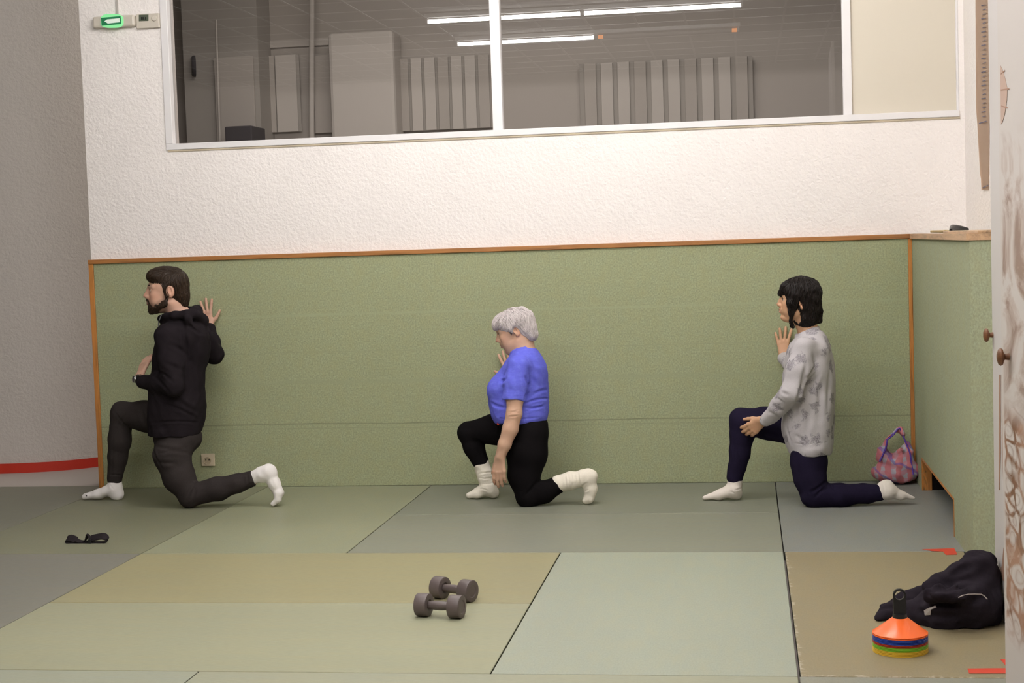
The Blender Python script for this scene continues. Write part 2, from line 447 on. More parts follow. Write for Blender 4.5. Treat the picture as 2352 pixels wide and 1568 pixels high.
bb('wall_annex_pillar', 765, 902, 68, 420, BR - 0.30, 0.30, g3, kind='structure', bev=0.03)
bb('trim_9', 583, 775, 85, 112, BR - 0.02, 0.018, g3, kind='structure')
V3 = np.array((1.0, 1.0, 0.0)); V0 = np.array((0.0, 0.0, -0.04))
def tubeo(name, pts, r, m, lab, cat):
    b = NB(); tube(b, pts, r, 12); return tag(obj(name, b, m, smooth=True), lab, cat)
tubeo('heating_pipe', [at(716, -150, BR - 0.12), at(716, 300, BR - 0.12), at(716, 300, BR - 0.12) * V3 + V0], 0.022, g3, 'thick pale vertical pipe behind the window glass, left of the wide pillar', 'pipe')
tubeo('thin_pipe', [at(496, 45, BR - 0.45), at(505, 325, BR - 0.45), at(505, 325, BR - 0.45) * V3 + V0], 0.008, g3, 'thin white vertical conduit behind the left window pane, right of the clock', 'pipe')
bb('storage_box', 522, 578, 288, 440, BR - 0.75, 0.35, g4, 'dark box showing at the bottom edge of the left window pane, behind the glass', 'box', 0.01)
c = at(449, 152, BR - 0.36)
ck = empty('wall_clock', c, 'dark round wall clock seen obliquely behind the left window pane', 'clock')
b = NB(); lathe(b, [(0.0, -0.03), (0.075, -0.03), (0.085, -0.015), (0.085, 0.0), (0.0, 0.0)], c, (1.0, .42, 0), 32); sub('case', b, g4, ck, True)
b = NB(); lathe(b, [(0.0, -0.032), (0.07, -0.032), (0.07, -0.030), (0.0, -0.030)], c, (1.0, .42, 0), 32); sub('dial', b, mat('clock_dial', (0.14, 0.13, 0.12), 0.5, 0.3), ck)
# tall pale locker doors / blinds behind the glass
def blind(px0, px1, py0, py1, n, lab, gapf=0.22):
    a = at(px0, py1, BR - 0.06); c2 = at(px1, py0, BR - 0.06)
    e = empty('vertical_blind', (a[0], BR - 0.06, a[2]), lab, 'blind')
    b = NB(); box(b, (a[0] - 0.02, BR - 0.05, a[2]), (c2[0] + 0.02, BR - 0.045, c2[2])); sub('backing', b, g2, e)
    wdt = (c2[0] - a[0]) / n
    for i in range(n):
        b = NB(); x = a[0] + wdt * (i + 0.5); box(b, (x - wdt * (0.5 - gapf / 2), BR - 0.066, a[2]), (x + wdt * (0.5 - gapf / 2), BR - 0.055, c2[2]), 0.002)
        sub('slat', b, g3 if i % 3 else g1, e)
blind(915, 1125, 125, 302, 7, 'pale vertical blind behind the glass, left of the central window post')
blind(1340, 1722, 128, 300, 10, 'pale vertical blind behind the right window pane', 0.3)
blind(588, 680, 125, 306, 2, 'two wide pale boards behind the left window pane, left of the thick pipe', 0.05)
blind(724, 770, 125, 306, 1, 'narrow pale board between the thick pipe and the pillar behind the glass', 0.05)
# added fill light for the back room, unseen over the window head
la = bpy.data.lights.new('annex_fill', 'AREA'); la.energy = 68; la.shape = 'RECTANGLE'; la.size = 4.5; la.size_y = 0.4; la.color = (1.0, 0.93, 0.86)
lo = bpy.data.objects.new('annex_fill', la); COL.objects.link(lo); lo.location = (-1.5, 1.4, 4.25)

# ------------------------------------------------------------------ ceiling tube lamps
m_tube = mat('lit_tube', (1, 1, 1), 0.5, 0.2, emit=(1.0, 0.965, 0.95), es=TUBE_STRENGTH)
m_dead = mat('dead_tube', (0.5, 0.47, 0.45), 0.4, 0.3); m_fil = mat('glowing_filament', (1, 0.4, 0.1), 0.5, 0.2, emit=(1.0, 0.33, 0.07), es=6)
m_house = mat('lamp_housing', (0.75, 0.75, 0.74), 0.5, 0.3)
rows = {-6.15: 'second row from the mirror window', -8.0: 'rearmost row', -4.1: 'added unseen middle front row', -1.9: 'added unseen front row near the wall'}
for (x, y, L, lit) in LAMPS:
    side = 'left' if x < -1.5 else 'right'
    o = empty('ceiling_tube_lamp', (x, y, CEIL), ('bright' if lit else 'burnt out, orange ended') + ' ceiling tube lamp, %s one of the %s' % (side, rows[y]), 'lamp', 'ceiling tube lamps')
    b = NB(); box(b, (x - L / 2 - 0.03, y - 0.03, CEIL - 0.05), (x + L / 2 + 0.03, y + 0.03, CEIL - 0.009), 0.006); sub('housing', b, m_house, o)
    for s in (-1, 1):
        b = NB(); box(b, (x + s * (L / 2 + 0.01) - 0.01, y - 0.02, CEIL - 0.105), (x + s * (L / 2 + 0.01) + 0.01, y + 0.02, CEIL - 0.045), 0.003)
        sub('lamp_holder', b, m_house, o)
    b = NB(); tube(b, [(x - L / 2, y, CEIL - 0.085), (x + L / 2, y, CEIL - 0.085)], 0.019, 12); sub('tube', b, m_tube if lit else m_dead, o, True)
    if not lit:
        for s in (-1, 1):
            b = NB(); tube(b, [(x + s * (L / 2 - 0.005), y, CEIL - 0.085), (x + s * (L / 2 - 0.06), y, CEIL - 0.085)], 0.021, 12); sub('filament', b, m_fil, o, True)

# ------------------------------------------------------------------ exit light, thermostat, cable, socket
ex = at(262, 49, WY)
e = empty('emergency_light', ex, 'lit green emergency exit light box high on the white wall, beside the thermostat', 'emergency light')
R_ = Matrix.Identity(3)
a = at(213, 66, WY - 0.04); c = at(308, 32, WY - 0.04)
b = NB(); box(b, (a[0], WY - 0.045, a[2] + 0.003), (c[0], WY, c[2] - 0.003), 0.012); sub('housing', b, M['white_plastic'], e)
m_gr = mat('green_diffuser', (0.2, 0.7, 0.3), 0.5, 0.3, emit=(0.34, 0.85, 0.38), es=0.36)
m_gd = mat('green_sign', (0.02, 0.22, 0.09), 0.5, 0.3); m_arrow = mat('sign_white', (0.7, 0.75, 0.7), 0.5, 0.3, emit=(0.6, 0.75, 0.6), es=0.3)
def pp(px, py, Y): return tuple(at(px, py, Y))
def wpoly(pxs, Y, th=0.003):
    b = NB(); prism(b, [pp(x, y, Y) for x, y in pxs], (0, -th, 0)); return b
oct_ = []
for k in range(28):
    t = 2 * PI * k / 28; oct_.append((258 + 26 * math.copysign(abs(math.cos(t)) ** 0.6, math.cos(t)), 48.5 - 16 * math.copysign(abs(math.sin(t)) ** 0.6, math.sin(t))))
df = sub('diffuser', wpoly(oct_, WY - 0.044, 0.006), m_gr, e)
sub('sign_plate', wpoly([(232, 41), (277, 37), (279, 55), (234, 59)], WY - 0.050, 0.002), m_gd, e)
sub('arrow', wpoly([(240, 49), (246, 44.5), (275, 42), (276, 51), (248, 54)], WY - 0.052, 0.002), m_arrow, e)
th = at(340, 48, WY)
e = empty('thermostat', th, 'small white wall thermostat with a grey display, right of the green exit light', 'thermostat')
a = at(314, 66, WY - 0.02); c = at(365, 30, WY - 0.02)
b = NB(); box(b, (a[0], WY - 0.024, a[2]), (c[0], WY, c[2]), 0.004); sub('case', b, M['white_plastic'], e)
sub('display', wpoly([(319, 34), (341, 33.5), (341, 48), (319, 49)], WY - 0.024, 0.001), mat('lcd', (0.09, 0.105, 0.075), 0.3, 0.4), e)
b = NB()
for k, (x, y, w_, h_) in enumerate([(324, 39, 2.2, 6), (327.5, 39, 2.2, 6), (331, 43.6, 1, 1.4), (333, 39, 2.2, 6)]):
    prism(b, [pp(x, y, WY - 0.0252), pp(x + w_, y, WY - 0.0252), pp(x + w_, y + h_, WY - 0.0252), pp(x, y + h_, WY - 0.0252)], (0, -0.0004, 0))
sub('digits', b, M['black'], e)
b = NB(); cc_ = at(355, 42, WY - 0.024); lathe(b, [(0.0, 0.010), (0.014, 0.010), (0.016, 0.008), (0.016, 0.0)], cc_, (0, -1, 0), 24); sub('dial', b, M['white_plastic'], e, True)
b = NB(); p1_ = at(264, 33, WY - 0.006); p0_ = at(261, -120, WY - 0.006); box(b, (p0_[0] - 0.004, WY - 0.008, p1_[2]), (p0_[0] + 0.010, WY, p0_[2]), 0.002)
tag(obj('cable_cover', b, M['wall_plain']), 'thin white vertical cable cover above the green exit light', 'cable cover')
sk = at(478, 1056, 0)
e = empty('wall_socket', sk, 'square cream wall socket on the green padding, behind the kneeling man', 'socket')
a = at(463.5, 1070, -0.006); c = at(492.5, 1041.5, -0.006)
b = NB(); box(b, (a[0], -0.010, a[2]), (c[0], 0.0, c[2]), 0.003); sub('plate', b, mat('ivory', (0.62, 0.53, 0.38), 0.4, 0.4), e)
b = NB(); lathe(b, [(0.0, 0.0), (0.020, 0.0), (0.021, 0.004), (0.0225, 0.004), (0.0225, -0.001)], (sk[0], -0.0102, sk[2] - 0.003), (0, -1, 0), 32); sub('well', b, mat('ivory_shade', (0.46, 0.38, 0.26), 0.5, 0.3), e, True)
for s in (-1, 1):
    b = NB(); lathe(b, [(0.0, 0.0012), (0.0035, 0.0012), (0.0035, 0.0)], (sk[0] + s * 0.010, -0.0105, sk[2] + 0.002), (0, -1, 0), 12)
    sub('pin_hole', b, M['hole'], e)

# ------------------------------------------------------------------ things lying on the boxing shelf
zs = ZR
tag(obj('wooden_board', box(NB(), (XB + 0.03, -2.30, zs), (XB + 0.20, -1.15, zs + 0.012), 0.003), wood('pale_board', (0.52, 0.36, 0.22), 1)), 'pale wooden board lying on top of the side panel near the cupboard', 'board')
S0 = at(2190, 533, -0.5)
b = NB(); box(b, (XB + 0.06, -0.95, zs), (XB + 0.22, -0.35, zs + 0.012), 0.003, Matrix.Rotation(0.05, 3, 'Y')); tag(obj('yellow_board', b, wood('yellow_board', (0.50, 0.36, 0.13), 1)), 'thin yellowish board leaning up behind the black item on the side panel', 'board')
b = NB(); tube(b, [(XB + 0.07, -1.13, zs + 0.014), (XB + 0.09, -1.05, zs + 0.024), (XB + 0.13, -1.0, zs + 0.02), (XB + 0.17, -0.98, zs + 0.013)], [0.008, 0.018, 0.016, 0.01], 10); tag(obj('black_glove', b, M['black'], smooth=True), 'small crumpled black cloth item on top of the side panel', 'cloth')

# ------------------------------------------------------------------ height chart poster on the right wall
px_ = XR - 0.002
def pw(px, py, off=0.0):
    q = atx(px, py, px_ - off); return q
e0 = pw(2255, 200)
po = empty('wall_chart', e0, 'tall narrow tan measuring chart with dark marks curling off the right wall', 'poster')
ysr = [pw(2271, 200)[1], pw(2241, 200)[1]]
rows_ = [(-80, 2240, 2274), (150, 2241, 2272), (250, 2242, 2272), (290, 2245, 2272), (400, 2251, 2271), (410, 2253, 2271), (436, 2254, 2270)]
b = NB(); L = []
for (yy, xa, xb) in rows_:
    va = []
    for k in range(7):
        t = k / 6; q = pw(xa + (xb - xa) * t, yy, 0.001 + 0.012 * (1 - t) ** 3); va.append(b.verts.new(tuple(q)))
    L.append(va)
for p, q in zip(L, L[1:]):
    for k in range(6): b.faces.new((p[k], p[k + 1], q[k + 1], q[k]))
bmesh.ops.solidify(b, geom=b.faces[:], thickness=0.0008)
sub('sheet', b, mat('tan_paper', (0.74, 0.56, 0.42), 0.6, 0.2), po)
b = NB()
for k in range(26):
    yy = 10 + k * 10.2; xa = 2256 - (2 if k % 3 == 0 else -1); xb = 2264
    pts = [pw(xa, yy + 2, 0.006), pw(xb, yy, 0.006), pw(xb, yy + 1.8, 0.006), pw(xa, yy + 3.8, 0.006)]
    prism(b, [tuple(p) for p in pts], (-0.0006, 0, 0))
for (xa, xb, yy) in ((2246, 2266, 280), (2257, 2270, 427)):
    prism(b, [tuple(p) for p in (pw(xa, yy + 3, 0.008), pw(xb, yy - 3, 0.008), pw(xb, yy - 1, 0.008), pw(xa, yy + 5, 0.008))], (-0.0006, 0, 0))
sub('marks', b, mat('blue_ink', (0.10, 0.10, 0.16), 0.6, 0.2), po)

# ------------------------------------------------------------------ painted cupboard at the right foreground
def mural():
    m = mat('painted_door', (0.60, 0.555, 0.52), 0.5, 0.3); t = NT(m)
    tc = t.coord(); s = t.sep(tc)
    cv = t.coord((1, 0.42, 0.95))
    wn = t.n('ShaderNodeTexNoise'); wn.inputs['Scale'].default_value = 5; t.l(cv, wn.inputs['Vector'])
    mxv = t.n('ShaderNodeVectorMath'); mxv.operation = 'MULTIPLY_ADD'; t.l(wn.outputs['Color'], mxv.inputs[0]); mxv.inputs[1].default_value = (0.12, 0.12, 0.12); t.l(cv, mxv.inputs[2])
    vo = t.n('ShaderNodeTexVoronoi'); vo.feature = 'F1'; vo.inputs['Scale'].default_value = 16; t.l(mxv.outputs[0], vo.inputs['Vector'])
    rings = t.math('FRACT', t.math('MULTIPLY', vo.outputs['Distance'], 3.2))
    pet = t.ramp(rings, [(0.0, (1, 1, 1)), (0.22, (0.25, 0.25, 0.25)), (0.6, (0, 0, 0)), (1.0, (0.55, 0.55, 0.55))])
    ov = t.ramp(t.noise(cv, 4.5, 5, 0.6, 1.6), [(0.44, (0, 0, 0)), (0.60, (1, 1, 1))])
    zz = t.math('SUBTRACT', 1.0, t.math('ABSOLUTE', t.math('DIVIDE', t.math('SUBTRACT', s[2], 0.56), 0.37)))
    dens = t.math('MINIMUM', t.math('MAXIMUM', t.math('MULTIPLY', zz, 4.0), 0.0), 1.0)
    z2 = t.math('SUBTRACT', 1.0, t.math('ABSOLUTE', t.math('DIVIDE', t.math('SUBTRACT', s[2], 1.28), 0.42)))
    d2 = t.math('MINIMUM', t.math('MAXIMUM', t.math('MULTIPLY', z2, 4.0), 0.0), 1.0)
    big = t.math('MULTIPLY', ov, d2)
    ve = t.n('ShaderNodeTexVoronoi'); ve.feature = 'DISTANCE_TO_EDGE'; ve.inputs['Scale'].default_value = 16; t.l(mxv.outputs[0], ve.inputs['Vector'])
    edg = t.ramp(ve.outputs['Distance'], [(0.0, (1, 1, 1)), (0.05, (.75, .75, .75)), (0.16, (0, 0, 0))])
    dark = t.ramp(t.noise(cv, 9, 4, 0.6, 0.8), [(0.50, (0, 0, 0)), (0.58, (1, 1, 1))])
    pet = t.math('MINIMUM', t.math('ADD', t.math('ADD', t.math('MULTIPLY', edg, .8), t.math('MULTIPLY', pet, .55)), t.math('MULTIPLY', t.math('MULTIPLY', dark, edg), .5)), 1.0)
    mk = t.math('MAXIMUM', t.math('MULTIPLY', pet, dens), t.math('MULTIPLY', big, 0.75))
    br = t.mix(ov, (0.36, 0.20, 0.13), (0.20, 0.095, 0.05))
    yy = t.math('ABSOLUTE', t.math('SUBTRACT', s[1], -4.37)) # keep clear margins near the edge of the leaf
    mk = t.math('MULTIPLY', mk, t.math('MINIMUM', t.math('MAXIMUM', t.math('MULTIPLY', t.math('SUBTRACT', -4.235, s[1]), 40.0), 0.0), 1.0))
    t.base(t.mix(mk, (0.60, 0.555, 0.52), br))
    return m
M['mural'] = mural()
M['door_white'] = mat('door_white', (0.60, 0.565, 0.545), 0.5, 0.3)
M['brown_paint'] = mat('brown_paint', (0.36, 0.215, 0.15), 0.6, 0.2)
XA_ = 0.884; YB_ = -4.22
XBd = at(2308.5, 1450, YB_)[0]
cu = empty('painted_cupboard', (1.05, -3.3, 0.0), 'tall white cupboard hand painted with brown flowers and vases, right foreground', 'cupboard')
b = NB(); box(b, (XA_ + 0.02, -5.6, 0.0), (XR - 0.004, -3.10, 3.0), 0.004); sub('carcass', b, M['door_white'], cu)
dA = NB(); box(dA, (XA_, YB_ + 0.01, 0.002), (XA_ + 0.02, -3.10, 2.98), 0.004); dAo = sub('door', dA, M['door_white'], cu)
dB = NB(); prism(dB, [(XBd, YB_, 0.002), (XBd + 0.022, YB_, 0.002), (XBd + 0.022 + 0.04, -5.5, 0.002), (XBd + 0.04, -5.5, 0.002)], (0, 0, 2.98)); dBo = sub('door', dB, M['mural'], cu)
dA = dAo; dB = dBo
def knob(px, py, X, s, par):
    q = atx(px, py, X); b = NB()
    lathe(b, [(0.0, 0.030 * s), (0.010 * s, 0.0295 * s), (0.019 * s, 0.026 * s), (0.0225 * s, 0.021 * s), (0.020 * s, 0.016 * s), (0.010 * s, 0.013 * s), (0.0075 * s, 0.010 * s), (0.009 * s, 0.0)], q, (-1, 0, 0), 28)
    return obj('knob', b, M['knob'], par, True)
M['knob'] = wood('knob_wood', (0.15, 0.06, 0.022), 0)
k = knob(2281, 769, XA_, 1.15, dA); k = knob(2318, 819, XBd, 1.15, dB)
# ornament painted on the far leaf: two vertical bands, a foot of a vase, a parasol shape
def onB(px, py, off=0.0006):
    X = XBd
    for _ in range(6):
        q = atx(px, py, X - off); X = XBd + 0.04 * (YB_ - q[1]) / (YB_ + 5.5)
    return tuple(atx(px, py, X - off))
def dec(pxs, X=XA_, th=0.0008):
    f = onB if X == XBd else (lambda x, y: tuple(atx(x, y, X - 0.0006)))
    b = NB(); prism(b, [f(x, y) for x, y in pxs], (-th, 0, 0)); return b
o = obj('painted_band', dec([(2295, 860), (2298.5, 860), (2299, 1040), (2296.5, 1125), (2294.5, 1125)]), M['brown_paint'], dA)
o = obj('painted_band', dec([(2301, 860), (2304.5, 860), (2306, 1060), (2308, 1140), (2304.5, 1100), (2302.5, 1040)]), M['brown_paint'], dA)
o = obj('painted_band', dec([(2305, 1260), (2308.5, 1250), (2309, 1335), (2303, 1332), (2297.5, 1320), (2297, 1308), (2301, 1300)]), M['brown_paint'], dA)
pxs = [(2298, 150), (2303, 160), (2309, 180), (2314, 203), (2313, 230), (2308, 262), (2303, 280), (2299.5, 285)]
o = obj('painted_parasol', dec(pxs, XBd), mat('pale_brown_paint', (0.50, 0.36, 0.29), 0.6, 0.2), dB)
b = NB()
for (x0, y0, x1, y1) in ((2299, 168, 2308, 160), (2299, 205, 2318, 202), (2300, 242, 2314, 246)):
    prism(b, [onB(x, y, 0.0016) for x, y in ((x0, y0), (x1, y1), (x1, y1 + 3), (x0, y0 + 3))], (-0.0004, 0, 0))
for (x0, y0, x1, y1) in ():
    prism(b, [tuple(atx(x, y, XBd - 0.0016)) for x, y in ((x0, y0), (x0 + 2.5, y0 + 2), (x1 + 1, y1 + 1), (x1, y1))], (-0.0006, 0, 0))
o = obj('painted_strokes', b, M['brown_paint'], dB)
for ch in list(dA.children) + list(dB.children): ch.matrix_parent_inverse = Matrix.Identity(4)
# ================================================================== SMALL THINGS ON THE FLOOR
def place(o, loc, rz=0.0, extra=None):
    o.location = tuple(loc); o.rotation_euler = (0, 0, rz)
# dumbbells (built along local x, lying on the floor)
m_db = mat('grey_vinyl', (0.105, 0.082, 0.078), 0.42, 0.45); tdb = NT(m_db); tdb.bump(tdb.noise(tdb.coord(), 90, 3), 0.1, 0.001)
def dumbbell(lab, loc, rz):
    o = empty('dumbbell', loc, lab, 'dumbbell', 'grey dumbbells on the mat'); o.rotation_euler = (0, 0, rz)
    R = 0.0442; Wd = 0.050; L = 0.093
    b = NB(); lathe(b, [(0.0150, -L + 0.045), (0.0152, -0.043), (0.0170, -0.02), (0.0180, 0), (0.0170, 0.02), (0.0152, 0.043), (0.0150, L - 0.045)], (0, 0, R), (1, 0, 0), 28); obj('handle', b, m_db, o, True)
    for s in (-1, 1):
        b = NB(); x0 = s * (L - Wd / 2)
        lathe(b, [(0.0, -Wd / 2 + 0.004), (0.018, -Wd / 2 + 0.004), (0.022, -Wd / 2), (R - 0.004, -Wd / 2), (R - 0.001, -Wd / 2 + 0.0015), (R, -Wd / 2 + 0.005), (R, Wd / 2 - 0.005), (R - 0.001, Wd / 2 - 0.0015), (R - 0.004, Wd / 2), (0.026, Wd / 2), (0.023, Wd / 2 - 0.003), (0.0, Wd / 2 - 0.003)], (x0, 0, R), (s, 0, 0), 36)
        obj('weight', b, m_db, o, True)
    return o
d1 = (fl(965, 1420) + fl(1046, 1422)) / 2; d2 = (fl(1000, 1378) + fl(1073, 1386)) / 2
dumbbell('nearer grey vinyl dumbbell, lying parallel to the mat seam in front of the other', (d1[0] + 0.004, d1[1] + 0.03, 0), -0.22)
dumbbell('further grey vinyl dumbbell, slightly turned, behind the other one', (d2[0] + 0.005, d2[1] + 0.035, 0), -0.45)

# stack of training cones on a holder
def plastic(name, c): return mat(name, c, 0.28, 0.5)
cc = fl(2068, 1494); cx, cy = cc[0], cc[1]
lay = []
z = 0.0
cols = {'yellow': (0.80, 0.52, 0.05), 'green': (0.22, 0.50, 0.03), 'red': (0.38, 0.03, 0.015), 'blue': (0.015, 0.05, 0.35), 'orange': (0.95, 0.16, 0.03)}
PM = {k: plastic(k + '_plastic', v) for k, v in cols.items()}
seq = [('yellow', 4), ('green', 3), ('red', 2), ('blue', 4), ('orange', 2)]
ri = 0; tot = 0
names_pos = {0: 'lowest', 1: 'second', 2: 'third', 3: 'topmost'}
Rb = 0.0905; H_ = 0.052; dz = 0.0044
for (cn, num) in seq:
    for k in range(num):
        z = tot * dz; tot += 1
        b = NB()
        t_ = 0.0012; top = (cn == 'orange' and k == num - 1)
        lathe(b, [(Rb - 0.003, 0.0), (Rb + 0.001, 0.0008), (Rb + 0.0012, 0.0032), (Rb - 0.003, 0.0046), (0.026, H_), (0.0225, H_), (0.0225, H_ - t_), (0.0255, H_ - t_), (Rb - 0.006, 0.0030), (Rb - 0.003, 0.0)], (0, 0, 0), (0, 0, 1), 56)
        o = obj('training_cone', b, PM[cn], smooth=True)
        o.location = (cx, cy, z)
        if num == 2: pos = 'upper' if k == 1 else 'lower'
        elif num == 3: pos = ('lowest', 'middle', 'topmost')[k]
        else: pos = ('lowest', 'second lowest', 'second highest', 'topmost')[k]
        tag(o, '%s %s training cone, %s of the %s ones in the stack' % ('flat round', cn, pos, cn), 'training cone', 'stacked training cones')
ztop = (tot - 1) * dz + H_
b = NB()
# holder: flat black bar with a ring on top
pts = []; w_ = 0.021; hz = 0.098; rr = 0.0215
out_ = [(-w_, 0.012)] + [(-w_, hz - rr + 0.0)]
for k in range(17):
    t = PI - PI * k / 16; out_.append((rr * math.cos(t), hz - rr + rr * math.sin(t)))
out_ += [(w_, 0.012)]
ih = [(0.0155 * math.cos(2 * PI * k / 24), hz - rr + 0.0155 * math.sin(2 * PI * k / 24)) for k in range(24)]
def plate_with_hole(b, outer, inner, y0, y1, base):
    for (y, flip) in ((y0, 0), (y1, 1)):
        vo = [b.verts.new((p[0] + base[0], y + base[1], p[1] + base[2])) for p in outer]; vi = [b.verts.new((p[0] + base[0], y + base[1], p[1] + base[2])) for p in inner]
        eo = [b.edges.new((vo[i], vo[(i + 1) % len(vo)])) for i in range(len(vo))]; ei = [b.edges.new((vi[i], vi[(i + 1) % len(vi)])) for i in range(len(vi))]
        bmesh.ops.triangle_fill(b, edges=eo + ei, use_beauty=True)
        if flip == 0: A = (vo, vi)
        else: B = (vo, vi)
    for a_, b_ in zip(A, B):
        n = len(a_)
        for i in range(n): b.faces.new((a_[i], a_[(i + 1) % n], b_[(i + 1) % n], b_[i]))
plate_with_hole(b, out_, ih, -0.007, 0.007, (0, 0, 0))
lathe(b, [(0.0, -ztop + 0.012), (0.02, -ztop + 0.012), (0.02, 0.0), (0.024, 0.001), (0.0225, 0.013), (0.0, 0.013)], (0, 0, 0), (0, 0, 1), 24)
o = obj('cone_holder', b, M['black']); o.location = (cx, cy, ztop)
tag(o, 'black plastic holder with a ring handle standing up through the stacked cones', 'holder')

# black elastic strap / sandal like loop on the left mat
def ribbon(b, pts, wid, th, up=(0, 1, 0)):
    """flat band along pts; wid along the axis 'up' at each point"""
    P = [Vector(p) for p in pts]; n = len(P); rings = []
    for i in range(n):
        d = (P[min(i + 1, n - 1)] - P[max(i - 1, 0)]).normalized()
        w_i = wid[i] if isinstance(wid, (list, tuple)) else wid
        U = Vector(up[i] if isinstance(up[0], (list, tuple)) else up); U = (U - d * U.dot(d)).normalized(); N_ = d.cross(U)
        rings.append([b.verts.new(P[i] + U * (sx * w_i / 2) + N_ * (sy * th / 2)) for sx, sy in ((-1, -1), (1, -1), (1, 1), (-1, 1))])
    for a_, c_ in zip(rings, rings[1:]):
        for k in range(4): b.faces.new((a_[k], a_[(k + 1) % 4], c_[(k + 1) % 4], c_[k]))
    b.faces.new(rings[0]); b.faces.new(rings[-1][::-1])
def smooth_path(pts, n=6, closed=False):
    P = [Vector(p) for p in pts]; out = []
    m = len(P)
    for i in range(m - 1 if not closed else m):
        p0 = P[(i - 1) % m] if (closed or i > 0) else P[0]; p1 = P[i]; p2 = P[(i + 1) % m]; p3 = P[(i + 2) % m] if (closed or i < m - 2) else P[-1]
        for k in range(n):
            t = k / n
            out.append(0.5 * ((2 * p1) + (-p0 + p2) * t + (2 * p0 - 5 * p1 + 4 * p2 - p3) * t * t + (-p0 + 3 * p1 - 3 * p2 + p3) * t ** 3))
    if not closed: out.append(P[-1])
    return out
s0 = fl(200, 1247); SY = s0[1]
m_st = fabric('black_webbing', (0.022, 0.018, 0.020), 0.2, 300)
e = empty('ankle_strap', s0, 'black hook and loop ankle strap curled on the left mat', 'strap')
def sp(px, py, dy=0.0): return tuple(at(px, py, SY + 0.01 + dy))
b = NB()
path = smooth_path([sp(213, 1245), sp(195, 1245.5), sp(178, 1246), sp(160, 1245), sp(154, 1243), sp(155, 1238), sp(161, 1235), sp(169, 1237), sp(180, 1242), sp(190, 1244), sp(200, 1244)])
ribbon(b, path, 0.036, 0.005, [(0, 1, 1.0 if p.z > 0.014 else 0.12) for p in path]); sub('loop', b, m_st, e, True)
b = NB()
path = smooth_path([sp(208, 1245.5), sp(222, 1246), sp(236, 1246), sp(243, 1244), sp(245, 1238), sp(241, 1232.5), sp(234, 1231), sp(222, 1233), sp(210, 1236), sp(207, 1240)])
ribbon(b, path, 0.036, 0.005, [(0, 1, 1.0 if p.z > 0.014 else 0.12) for p in path]); sub('loop', b, m_st, e, True)
b = NB(); path = smooth_path([sp(190, 1244), sp(197, 1239), sp(199.5, 1231), sp(200.5, 1225)]); ribbon(b, path, [0.03] * (len(path) - 3) + [0.02, 0.012, 0.006], 0.003); sub('tab', b, m_st, e, True)
b = NB(); path = smooth_path([sp(201, 1226), sp(206, 1234), sp(209, 1244)]); ribbon(b, path, [0.012, 0.016, 0.02, 0.024, 0.026, 0.028, 0.03, 0.03, 0.03, 0.03, 0.03, 0.03, 0.03][:len(path)], 0.003); sub('tab', b, m_st, e, True)
b = NB(); q = Vector(sp(209.5, 1241)); box(b, q - Vector((0.009, 0.022, 0.012)), q + Vector((0.009, 0.022, 0.010)), 0.003); sub('buckle', b, M['black'], e)
